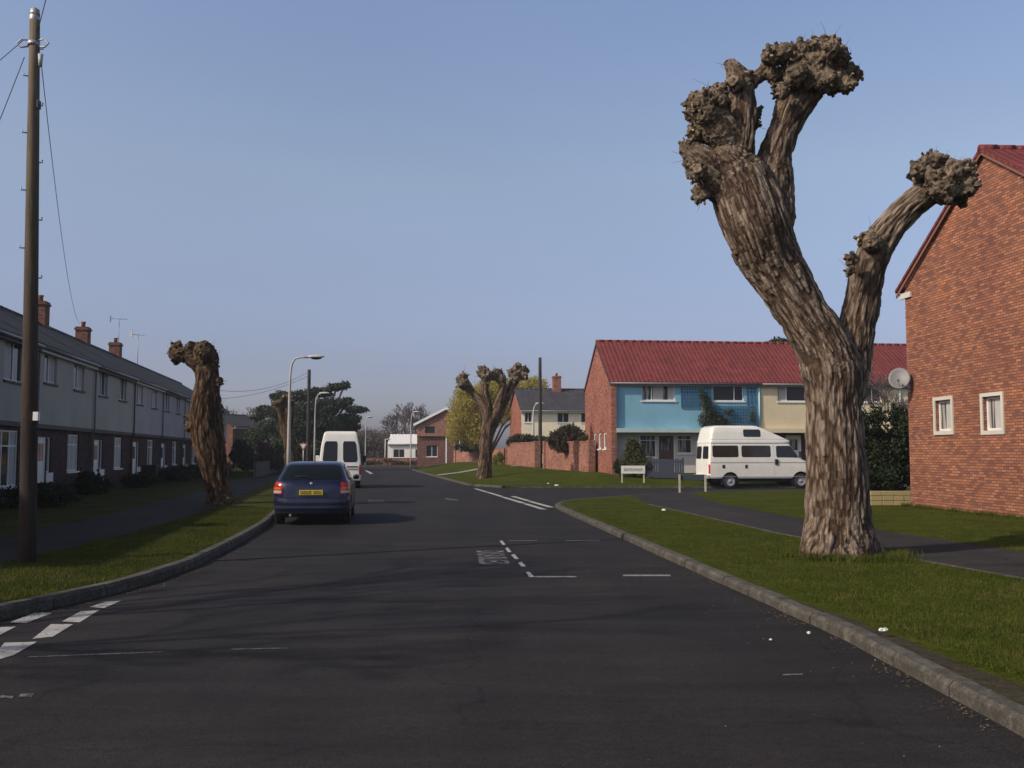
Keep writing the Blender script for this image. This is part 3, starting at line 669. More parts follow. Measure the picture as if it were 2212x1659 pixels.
# --- the big willow on the right verge
Y0 = 14.45
C = [
 [PX(1817, 1262, Y0, 108), PX(1816, 1225, Y0, 90), PX(1813, 1180, Y0, 79), PX(1811, 1120, Y0, 69), PX(1809, 1040, Y0, 65), PX(1805, 960, Y0, 61), PX(1801, 880, Y0, 59), PX(1796, 800, Y0, 63), PX(1772, 740, Y0, 58), PX(1736, 682, Y0, 54), PX(1700, 620, Y0, 58), PX(1663, 560, Y0, 66), PX(1640, 500, Y0 - .1, 73), PX(1621, 450, Y0 - .1, 76), PX(1600, 400, Y0 - .1, 70), PX(1572, 360, Y0 - .15, 54)],
 [PX(1820, 850, Y0 + .1, 50), PX(1836, 770, Y0 + .15, 42), PX(1852, 700, Y0 + .2, 39), PX(1869, 620, Y0 + .2, 37), PX(1885, 555, Y0 + .2, 36), PX(1912, 505, Y0 + .2, 34), PX(1955, 455, Y0 + .2, 29), PX(1998, 420, Y0 + .2, 30), PX(2035, 398, Y0 + .2, 32)],
 [PX(1665, 470, Y0, 55), PX(1668, 400, Y0, 46), PX(1672, 345, Y0 + .05, 38), PX(1690, 290, Y0 + .05, 33), PX(1713, 235, Y0 + .05, 39), PX(1738, 185, Y0 + .05, 46), PX(1762, 155, Y0, 44)],
 [PX(1590, 400, Y0 - .1, 45), PX(1592, 330, Y0 - .15, 38), PX(1602, 270, Y0 - .15, 32), PX(1606, 215, Y0 - .15, 27), PX(1596, 172, Y0 - .15, 26), PX(1580, 140, Y0 - .15, 14)],
 [PX(1570, 400, Y0 - .1, 50), PX(1530, 360, Y0 - .2, 38), PX(1500, 335, Y0 - .2, 28), PX(1484, 322, Y0 - .2, 18)],
 [PX(1590, 320, Y0 - .15, 35), PX(1555, 280, Y0 - .2, 42), PX(1525, 245, Y0 - .25, 34)],
 [PX(1606, 200, Y0 - .15, 16), PX(1630, 172, Y0 - .1, 14), PX(1660, 150, Y0, 20)],
 [PX(1785, 1040, Y0 + .1, 12), PX(1760, 1160, Y0 - .15, 22), PX(1728, 1262, Y0 - .35, 26)], [PX(1797, 1030, Y0 - .1, 12), PX(1790, 1160, Y0 - .34, 24), PX(1780, 1275, Y0 - .62, 28)],
 [PX(1825, 1030, Y0 - .1, 12), PX(1838, 1160, Y0 - .34, 23), PX(1856, 1275, Y0 - .60, 28)], [PX(1835, 1050, Y0 + .05, 12), PX(1876, 1175, Y0 - .08, 22), PX(1912, 1218, Y0 - .15, 18), PX(1950, 1248, Y0 - .15, 15)],
 [PX(1812, 1060, Y0 - .1, 10), PX(1815, 1190, Y0 - .46, 18), PX(1822, 1275, Y0 - .68, 22)],
]
up = (0, 0, 1)
lumpsV = [(1500, 335, 24, (-1, 0, .3)), (1487, 318, 17, (-1, 0, .5)), (1505, 372, 22, (-1, 0, 0)), (1520, 405, 22, (-1, 0, -.6)), (1512, 425, 13, (-.5, 0, -1)),
 (1508, 228, 24, (-1, 0, .4)), (1532, 212, 24, (-.3, 0, 1)), (1553, 200, 20, up), (1517, 258, 24, (-1, 0, 0)), (1540, 245, 30, (-.3, -1, .2)), (1524, 288, 17, (-1, 0, -.3)), (1556, 305, 30, (-.4, -1, 0)), (1570, 340, 28, (-.2, -1, 0)),
 (1598, 176, 22, (0, -.5, 1)), (1577, 142, 9, up), (1624, 180, 15, (.6, 0, .6)), (1634, 245, 12, (1, 0, 0)), (1628, 268, 12, (1, 0, 0)), (1615, 365, 26, (.2, -1, .2)), (1645, 385, 22, (.3, -1, 0)),
 (1668, 125, 24, (-.6, 0, 1)), (1700, 118, 28, up), (1732, 112, 25, up), (1762, 112, 30, up), (1790, 104, 24, up), (1812, 122, 28, (.6, 0, 1)), (1836, 158, 24, (1, 0, .4)), (1820, 178, 24, (1, 0, -.3)), (1790, 175, 32, (.4, -1, 0)), (1750, 165, 36, (0, -1, 0)), (1712, 160, 36, (-.2, -1, 0)), (1678, 165, 22, (-1, 0, 0)), (1785, 92, 12, up), (1732, 98, 12, up), (1690, 200, 20, (-.6, -.6, 0)),
 (1988, 368, 24, (-.6, 0, 1)), (2008, 355, 28, (0, 0, 1)), (2022, 346, 20, (.2, 0, 1)), (1998, 385, 26, (-.2, -1, .3)), (2032, 378, 26, (0, -.6, 1)), (2058, 376, 27, (.4, 0, 1)), (2082, 380, 26, (1, 0, .6)), (2086, 402, 27, (1, 0, -.2)), (2060, 418, 30, (.5, -.6, -.6)), (2030, 402, 32, (0, -1, 0)),
 (1885, 525, 24, (-1, 0, .8)), (1872, 515, 18, (-.8, 0, .6)), (1842, 562, 15, (-1, 0, 0)), (1838, 585, 10, (-1, 0, 0)), (1812, 795, 22, (0, -1, 0)), (1500, 245, 22, (-1, 0, 0)), (1545, 215, 24, (-.4, -1, .6)), (1570, 225, 20, (0, -1, .5)), (1530, 270, 26, (-.6, -1, 0)), (1500, 300, 18, (-1, 0, 0))]
rr = random.Random(4)
L = []
for u, v, r_, o in lumpsV:
    dy = rr.uniform(-0.22, 0.2) if v < 700 else -0.32
    L.append((P(u, v, Y0 + dy), r_ * Y0 / FPX * (0.98 if v < 700 and u < 1660 else 0.88 if v < 700 else 0.5), o))
# more knuckles behind, so the heads are round from the side too
for u, v, r_, o in [l for l in lumpsV if l[1] < 450 and l[2] > 19]:
    L.append((P(u + rr.uniform(-10, 10), v + rr.uniform(-4, 14), Y0 + rr.choice((-.42, .38, .5))), r_ * Y0 / FPX * 0.8, (o[0], rr.choice((-1, 1)), o[2])))
base = Vector((P(1815, 1215, Y0).x, Y0, 0.1))
def willow_tree(C, L, base, voxel, mat, label, group, nst=1.0, stl=1.0, **kw):
    me = pollard(C, L, voxel, mat, **kw)
    e = empty('pollarded_willow', base, 0, label, 'tree', group)
    o = mesh_obj('trunk', me, mat, e); me.transform(Matrix.Translation(-Vector(base)))
    rr = random.Random(kw.get('seed', 1)); sc2 = voxel / 0.021; m = MB(); cap = MB()
    for c, r, od in L:
        od = Vector(od).normalized()
        for k in range(int(nst * min(16, 6 + r * 60))):
            d = Vector((rr.gauss(0, 1), rr.gauss(0, 1), rr.gauss(0, 1))).normalized()
            if d.dot(od) < -0.15: continue
            q = Vector(c) - Vector(base) + d * r * .92; dd = (d * .8 + od * .7 + Vector((rr.gauss(0, .35), rr.gauss(0, .35), rr.gauss(0, .35)))).normalized()
            ln = rr.uniform(.02, .10) * min(sc2, 1.6) * stl; rd = rr.uniform(.012, .036) * min(sc2, 1.7); t_ = dd.cross(Vector((.3, .5, .8))).normalized(); b_ = dd.cross(t_); tilt = rr.uniform(-.5, .5)
            jr = [rr.uniform(.7, 1.25) for _ in range(6)]; ring = []
            for lv, s_ in ((-.03, 1.5), (ln * .5, 1.0), (ln, rr.uniform(.75, 1.15))):
                for i in range(6):
                    a_ = i * math.pi / 3; ring.append(q + dd * (lv + (tilt * rd * math.cos(a_) if lv == ln else 0)) + (t_ * math.cos(a_) + b_ * math.sin(a_)) * rd * s_ * jr[i])
            m.add(ring, [(j * 6 + i, j * 6 + (i + 1) % 6, j * 6 + 6 + (i + 1) % 6, j * 6 + 6 + i) for j in (0, 1) for i in range(6)]); m.add(ring[12:], [tuple(range(6))])
            if rr.random() < .45: cap.add([p + dd * .002 * sc2 for p in ring[12:]], [tuple(range(6))])
    st = tag(m.build('cut_stubs', M['stub'], e), kind='stuff'); tag(cap.build('cut_faces', M['cutwood'], st), kind='stuff')
    cs = [(Vector(c) - Vector(base), r) for c, r, *_ in L]
    return e, cs
WG = 'pollarded willows along the road'
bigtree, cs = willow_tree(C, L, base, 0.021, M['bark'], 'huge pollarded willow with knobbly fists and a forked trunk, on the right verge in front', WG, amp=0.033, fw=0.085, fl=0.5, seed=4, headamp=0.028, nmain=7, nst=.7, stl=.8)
twigs(bigtree, cs, 150, 0.20, 3, r=0.0035)
# --- middle willow beyond the side road
Y1 = 55.0; b1 = Vector((P(1046, 1035, Y1).x, Y1, zright(P(1046, 1035, Y1).x, Y1)))
def ch(*pts, Y): return [PX(u, v, Y + (w[0] if w else 0), r) for u, v, r, *w in pts]
C = [ch((1046, 1042, 19), (1047, 1020, 15.5), (1049, 980, 14), (1052, 940, 13.5), (1055, 900, 13), (1051, 870, 10), (1047, 840, 9), (1049, 812, 10), Y=Y1),
     ch((1052, 890, 10), (1036, 865, 8.5), (1020, 846, 8), (1004, 826, 10), Y=Y1), ch((1060, 915, 11), (1072, 890, 10), (1081, 860, 9), (1086, 835, 9), (1078, 815, 9), Y=Y1),
     ch((1062, 925, 9), (1078, 900, 8), (1092, 865, 8), (1104, 838, 8), (1116, 815, 10), Y=Y1 + .3)]
L = [(P(u, v, Y1 + rr.uniform(-.3, .3)), r_ * Y1 / FPX, o) for u, v, r_, o in [(992, 820, 8, (-1, 0, .4)), (1003, 816, 9, (-.3, 0, 1)), (998, 830, 9, (-1, 0, -.5)), (1012, 842, 7, (-1, 0, -.5)), (1046, 800, 10, (0, 0, 1)), (1052, 812, 12, (0, -1, 0)), (1040, 808, 8, (-1, 0, .3)), (1066, 812, 11, (0, 0, 1)), (1077, 808, 10, up), (1086, 818, 9, (1, 0, .5)), (1105, 806, 10, (-.3, 0, 1)), (1118, 800, 12, up), (1130, 800, 10, (1, 0, 1)), (1132, 812, 8, (1, 0, -.3)), (1116, 815, 12, (0, -1, 0))]]
t2, cs = willow_tree(C, L, b1, 0.05, M['bark2'], 'slim pollarded willow with four fisted limbs on the far lawn', WG, nst=.8, stl=.6, amp=0.05, fw=0.2, fl=1.6, seed=9, headamp=0.06, stub_len=(.1, .3))
twigs(t2, cs, 60, 0.4, 5, r=0.008)
# --- gnarled willow on the left verge
Y2 = 29.0; b2 = Vector((P(474, 1093, Y2).x, Y2, 0.1))
C = [ch((476, 1110, 36), (475, 1085, 27), (470, 1050, 25), (462, 1010, 28), (452, 965, 33), (447, 925, 35), (445, 885, 34), (446, 850, 28), (448, 822, 25), (446, 795, 25), (438, 772, 24), Y=Y2),
     ch((432, 785, 21), (412, 772, 17), (392, 764, 15), (380, 762, 11), Y=Y2), ch((448, 800, 22), (457, 775, 16), (448, 758, 12), Y=Y2)]
L = [(P(u, v, Y2 + rr.uniform(-.35, .35)), r_ * Y2 / FPX, o) for u, v, r_, o in [(382, 752, 13, (-1, 0, .6)), (376, 762, 12, (-1, 0, 0)), (382, 775, 12, (-1, 0, -.6)), (398, 762, 13, (-.3, -1, .5)), (414, 758, 15, up), (430, 760, 20, up), (446, 762, 20, up), (457, 772, 14, (1, 0, .6)), (463, 788, 9, (1, 0, 0)), (471, 825, 9, (1, 0, 0)), (416, 905, 12, (-1, -.3, 0)), (412, 922, 11, (-1, -.3, 0)), (474, 885, 10, (1, 0, 0)), (490, 1088, 14, (.5, -.5, 0)), (454, 1092, 12, (-.5, -.5, 0))]]
t3, cs = willow_tree(C, L, b2, 0.033, M['bark3'], 'gnarled single-stemmed pollard willow with a hooked head on the left verge', WG, nst=.6, stl=.45, amp=0.05, fw=0.15, fl=.8, seed=12, headamp=0.045)
twigs(t3, cs, 70, 0.22, 6, r=0.005)
# --- distant pollard beside the left lamp post
Y3 = 62.0; b3 = Vector((P(628, 1010, Y3).x, Y3, 0.1))
C = [ch((630, 1016, 16), (627, 980, 13), (620, 940, 12), (612, 905, 10), (604, 878, 10), Y=Y3), ch((622, 930, 9), (626, 895, 9), (622, 865, 9), Y=Y3)]
L = [(P(u, v, Y3 + rr.uniform(-.3, .3)), r_ * Y3 / FPX, o) for u, v, r_, o in [(600, 872, 8, (-1, 0, 1)), (608, 868, 7, up), (620, 860, 9, up), (628, 866, 8, (1, 0, 1))]]
t4, cs = willow_tree(C, L, b3, 0.06, M['bark3'], 'distant pollard willow rising beside the lamp post in front of the dark pine', WG, amp=0.05, fw=0.3, fl=1.6, seed=2, headamp=0.06, stub_len=(.1, .3))
# ------------------------------------------------------------------ houses
FRONT = lambda W, D: (lambda a, d, z: (a, -d, z))
LEFT = lambda W, D: (lambda a, d, z: (-d, a, z))
def mbox(m, f, a0, a1, d0, d1, z0, z1):
    vs = [f(a, d, z) for z in (z0, z1) for d in (d0, d1) for a in (a0, a1)]
    m.add(vs, [(0, 2, 3, 1), (4, 5, 7, 6), (0, 1, 5, 4), (2, 6, 7, 3), (0, 4, 6, 2), (1, 3, 7, 5)])
def facade(m, f, a0, a1, z0, z1, ops, rev=0.12, d=0.0):
    ops = [o for o in ops if o[0] < a1 and o[1] > a0 and o[2] < z1 and o[3] > z0]
    xs = sorted({a0, a1} | {x for o in ops for x in (max(a0, o[0]), min(a1, o[1]))}); zs = sorted({z0, z1} | {z for o in ops for z in (max(z0, o[2]), min(z1, o[3]))})
    for x0, x1 in zip(xs, xs[1:]):
        for y0, y1 in zip(zs, zs[1:]):
            cx, cz = (x0 + x1) / 2, (y0 + y1) / 2
            if any(o[0] < cx < o[1] and o[2] < cz < o[3] for o in ops): continue
            m.quad(f(x0, d, y0), f(x1, d, y0), f(x1, d, y1), f(x0, d, y1))
    for o in ops:
        x0, x1, y0, y1 = max(a0, o[0]), min(a1, o[1]), max(z0, o[2]), min(z1, o[3])
        for p, q in (((x0, y0), (x1, y0)), ((x1, y0), (x1, y1)), ((x1, y1), (x0, y1)), ((x0, y1), (x0, y0))):
            m.quad(f(p[0], d, p[1]), f(q[0], d, q[1]), f(q[0], d - rev, q[1]), f(p[0], d - rev, p[1]))
def window(parent, f, o, d=0.0, rev=0.12, mull=(0.5,), trans=(), fw=0.055, frame='white', glass='glass', sill='white', sillproud=0.06, curtain=None):
    x0, x1, z0, z1 = o; y = d - rev
    m = MB(); g = 0.002
    for a, b, c, e in ((x0 + g, x1 - g, z0 + g, z0 + fw), (x0 + g, x1 - g, z1 - fw, z1 - g), (x0 + g, x0 + fw, z0 + fw, z1 - fw), (x1 - fw, x1 - g, z0 + fw, z1 - fw)):
        mbox(m, f, a, b, y + 0.0, y + 0.05, c, e)
    for k in mull:
        c = x0 + (x1 - x0) * k; mbox(m, f, c - fw * .45, c + fw * .45, y, y + 0.047, z0 + fw, z1 - fw)
    for k in trans:
        c = z0 + (z1 - z0) * k; mbox(m, f, x0 + fw, x1 - fw, y, y + 0.044, c - fw * .4, c + fw * .4)
    w = m.build('window', M[frame], parent)
    p = MB(); mbox(p, f, x0 + fw * .5, x1 - fw * .5, y + 0.012, y + 0.02, z0 + fw * .5, z1 - fw * .5); p.build('pane', M[glass], w)
    if curtain:
        for a, b in curtain:
            cmb = MB()
            A = x0 + (x1 - x0) * a; B = x0 + (x1 - x0) * b; nn = max(4, int((B - A) / 0.04)); vs = []
            for i in range(nn + 1):
                xx = A + (B - A) * i / nn; dd = y + 0.023 + (0.006 if i % 2 else 0)
                vs += [f(xx, dd, z0 + fw), f(xx, dd, z1 - fw)]
            cmb.add(vs, [(2 * i, 2 * i + 2, 2 * i + 3, 2 * i + 1) for i in range(nn)])
            cmb.build('curtain', M['net'], w)
    if sill:
        s = MB(); mbox(s, f, x0 - 0.06, x1 + 0.06, y + 0.05, d + sillproud, z0 - 0.07, z0 - 0.003); s.build('sill', M[sill], w)
    return w
M['net'] = simple('net_curtain', (0.42, 0.41, 0.39), 0.9, var=0.1)
def door(parent, f, o, d=0.0, rev=0.12, mat='white', glassy=True, side=None, frame='white'):
    x0, x1, z0, z1 = o; y = d - rev; m = MB()
    mbox(m, f, x0 + .06, x1 - .06, y, y + .045, z0 + .03, z1 - .06)
    for k in range(3): mbox(m, f, x0 + .2, x1 - .2, y + .045, y + .055, z0 + .18 + k * .3, z0 + .4 + k * .3)
    dd = m.build('door', M[mat], parent)
    fr = MB()
    for a, b, c, e in ((x0, x0 + .06, z0, z1), (x1 - .06, x1, z0, z1), (x0 + .06, x1 - .06, z1 - .06, z1)): mbox(fr, f, a, b, y, y + .06, c, e)
    fr.build('frame', M[frame], dd)
    if glassy:
        p = MB(); mbox(p, f, x0 + .2, x1 - .2, y + .045, y + .052, z0 + 1.2, z1 - .22); p.build('pane', M['glassc'], dd)
    h = MB(); c = f(x0 + .14, y + .06, z0 + 1.0); h.ball(c, .03, 1); h.build('handle', M['metal'], dd)
    return dd
def chimney(parent, x, y, z0, z1, w=0.75, dp=0.6, pots=2, mat='brick2'):
    m = MB(); m.box(x - w / 2, x + w / 2, y - dp / 2, y + dp / 2, z0, z1)
    m.box(x - w / 2 - .05, x + w / 2 + .05, y - dp / 2 - .05, y + dp / 2 + .05, z1, z1 + .09)
    m.box(x - w / 2 - .01, x + w / 2 + .01, y - dp / 2 - .01, y + dp / 2 + .01, z1 + .09, z1 + .17)
    c = m.build('chimney', M[mat], parent)
    for k in range(pots):
        p = MB(); px = x + (k - (pots - 1) / 2) * .28
        p.lathe((px, y, z1 + .16), [(.0, 0), (.11, 0), (.10, .22), (.13, .25), (.13, .3), (.09, .3), (.085, .05)], 12); p.build('chimney_pot', M['potr'], c)
    return c
def roof(parent, W, D, ze, zr, yr=None, ov=0.35, vl=0.0, vr=0.0, mat='darktile', th=0.09, fasc='white', under=None):
    yr = D / 2 if yr is None else yr
    sf = (zr - ze) / yr; sb = (zr - ze) / (D - yr); t = th
    prof = [(-ov, ze - sf * ov), (yr, zr), (D + ov, ze - sb * ov)]
    x0, x1 = -vl, W + vr; m = MB()
    up = [(y, z + t + 0.02) for y, z in prof]; lo = [(y, z + 0.02) for y, z in prof]
    for k in (0, 1):
        m.quad((x0, up[k][0], up[k][1]), (x1, up[k][0], up[k][1]), (x1, up[k + 1][0], up[k + 1][1]), (x0, up[k + 1][0], up[k + 1][1]))
        m.quad((x0, lo[k + 1][0], lo[k + 1][1]), (x1, lo[k + 1][0], lo[k + 1][1]), (x1, lo[k][0], lo[k][1]), (x0, lo[k][0], lo[k][1]))
        for x in (x0, x1): m.quad((x, lo[k][0], lo[k][1]), (x, lo[k + 1][0], lo[k + 1][1]), (x, up[k + 1][0], up[k + 1][1]), (x, up[k][0], up[k][1]))
    for k in (0, 2): m.quad((x0, lo[k][0], lo[k][1]), (x1, lo[k][0], lo[k][1]), (x1, up[k][0], up[k][1]), (x0, up[k][0], up[k][1]))
    rf = m.build('roof', M[mat], parent)
    rd = MB(); n = max(2, int((x1 - x0) / .45))
    for i in range(n):
        a = x0 + (x1 - x0) * i / n; b = x0 + (x1 - x0) * (i + 1) / n - .008
        rd.tube([(a, yr, zr + t - .01), (b, yr, zr + t - .01)], [.105, .115], 10)
    rd.build('ridge_tiles', M[mat], rf)
    gt = MB(); zg_ = ze - sf * ov
    gt.box(x0, x1, -ov + .02, -ov + .045, zg_ - .14, zg_ + .03)
    gt.build('fascia', M[fasc], rf)
    gu = MB(); gu.tube([(x0, -ov - .045, zg_ - .01), (x1, -ov - .045, zg_ - .01)], .055, 10); gu.build('gutter', M['pvc'], rf)
    so = MB(); so.box(x0, x1, -ov + .046, -0.003, zg_ - .14, zg_ - .12); so.build('soffit', M[under or fasc], rf)
    return rf
def gable(m, f, D, ze, zr, yr, z0, ops=(), th=0.0):
    facade(m, f, 0, D, z0, ze, ops)
    v = [f(0, 0, ze), f(D, 0, ze), f(yr, 0, zr)]; m.add(v, [(0, 1, 2)])

# --- terrace along the left side of the road
terr_dir = Vector((-0.168, 0.986)); TRZ = math.atan2(terr_dir.y, terr_dir.x)
tlabels = ['', '', 'grey terraced house at the left edge, large window just left of the near telegraph pole', 'terraced house directly right of the near telegraph pole, with a white door',
 'terraced house with net-curtained downstairs window and dark bush, second chimney from the pole', 'lilac grey terraced house with a dark drainpipe at its left edge, third chimney and aerials',
 'narrow-looking terraced house before the blue drainpipe, last chimney but one', 'terraced house with a blue drainpipe, just left of the gnarled pollard', 'terraced house whose wall ends behind the gnarled pollard trunk', 'last terraced house of the left row, its roof running behind the gnarled pollard']
def terrace_unit(k, rend, last=False, first=False):
    W, D, ze, zr = 7.2, 7.2, 5.2, 7.25; yb = 31.0 + 7.1 * k; x0 = -10.1 - 0.17 * yb
    e = empty('terraced_house', (x0, yb, 0.1), TRZ, tlabels[k + 3] or ('plain end terraced house beyond the left edge of the picture, plot %s' % ('nearest' if k == -3 else 'second nearest')), 'house', 'terraced houses on the left')
    f = FRONT(W, D); B = 0.0; z = lambda a: a - 0.1
    win = (4.35, 5.85, z(0.95), z(2.3)); dr = (0.9, 1.85, 0.05, z(2.15)); sd = (1.9, 2.35, z(.95), z(2.15))
    up = [(0.9, 2.3, z(3.95), z(4.95)), (4.45, 5.85, z(3.95), z(4.95))]
    if k == -1: up[1] = (4.3, 6.2, z(3.75), z(4.95)); win = (4.2, 6.2, z(.6), z(2.3))
    m = MB(); facade(m, f, 0, W, -0.1, z(2.55), [win, dr, sd], .1)
    m.quad((0, D, -.1), (W, D, -.1), (W, D, z(ze)), (0, D, z(ze)))
    for gx_ in (0, W): m.quad((gx_, 0, -.1), (gx_, D, -.1), (gx_, D, z(2.55)), (gx_, 0, z(2.55)))
    if first or last:
        gx = 0 if first else W; m.add([(gx, 0, -.1), (gx, D, -.1), (gx, D, z(ze)), (gx, D / 2, z(zr)), (gx, 0, z(ze))], [(0, 1, 2, 3, 4)])
    m.build('wall', M['brick3'], e)
    u = MB(); facade(u, f, 0, W, z(2.5), z(ze), up, .14, 0.12); u.quad((0, -.12, z(2.5)), (W, -.12, z(2.5)), (W, 0, z(2.5)), (0, 0, z(2.5)))
    if first: u.quad((0, -.12, z(2.5)), (0, 0, z(2.5)), (0, 0, z(ze)), (0, -.12, z(ze)))
    if last: u.quad((W, -.12, z(2.5)), (W, 0, z(2.5)), (W, 0, z(ze)), (W, -.12, z(ze)))
    u.build('upper_wall', M[rend], e)
    tr = MB(); tr.box(0.0, W, -.135, -.122, z(2.42), z(2.56)); tr.build('shadow_band', M['dkpaint'], e)  # dark strip standing in for the shadow under the overhanging upper wall
    for o in up: window(e, f, o, .12, .14, (0.55,), (), glass='glass', sill='dkpaint', curtain=((.04, .45),) if k % 2 else ((.55, .95),))
    window(e, f, win, 0, .1, (0.33, 0.66), (.72,), sill='white', curtain=((.05, .95),) if k in (0, 1) else ((.05, .3), (.7, .95)))
    door(e, f, dr, 0, .1); window(e, f, sd, 0, .1, (), (), sill=None, glass='glassc')
    sp_ = MB(); mbox(sp_, f, sd[0] - .04, sd[1] + .25, .003, .03, .05, sd[2] - .003); sp_.build('door_panel', M['white'], e)
    rf = roof(e, W, D, z(ze), z(zr), vl=.12 if first else 0, vr=.12 if last else 0, mat='darktile', fasc='dkpaint' if k % 2 else 'grey', ov=.32)
    if k < 4: chimney(rf, 5.7, D / 2, z(zr) - .3, z(zr) + (.95 if k < 2 else .72), .68, .6, 1, mat='brickch')
    dp = MB(); dp.tube([(0.12, -.19, z(ze) - .15), (0.12, -.19, z(2.5)), (.12, -.09, z(2.35)), (.12, -.09, 0)], .035, 8)
    dp.build('drainpipe', M['bpipe'] if k in (3,) else M['pvc'] if k != 2 else M['dkpaint'], e)
    return e
M['dkpaint'] = simple('dark_brown_paint', (0.03, 0.026, 0.024), 0.6)
rends = {-3: 'rend1', -2: 'rend2', -1: 'rend1', 0: 'rend2', 1: 'rend2', 2: 'rend3', 3: 'rend3', 4: 'rend2', 5: 'rend1', 6: 'rend1'}
for k in range(-3, 7): terrace_unit(k, rends[k], last=(k == 6), first=(k == -3))
def fac(Yf, out, z):    # point in front of the left terrace: Yf along the row, out metres towards the road
    return Vector((-10.1 - 0.17 * Yf + out * 0.986, Yf + out * 0.168, z))
def aerial(p, h, label, rz=0.3):
    e = empty('tv_aerial', p, rz, label, 'aerial', 'television aerials on the left roofs'); m = MB(); m.tube([(0, 0, 0), (0, 0, h)], .018, 6); m.build('mast', M['metal'], e)
    m = MB(); m.tube([(-.45, 0, h - .05), (.45, 0, h - .05)], .012, 5)
    for i in range(8): x = -.42 + i * .12; m.tube([(x, -.18 + .01 * i, h - .05), (x, .18 - .01 * i, h - .05)], .007, 4)
    m.box(-.5, -.47, -.15, .15, h - .25, h + .12); m.build('antenna', M['metal'], e)
rp = lambda Y, z: Vector((-13.55 - .17 * Y, Y, z))
aerial(rp(57.2, 7.9), 1.7, 'thin tv aerial standing beside the third chimney of the left terrace')
aerial(rp(62.5, 7.2), 2.1, 'tv aerial between the third and the last visible chimneys', 0.9)

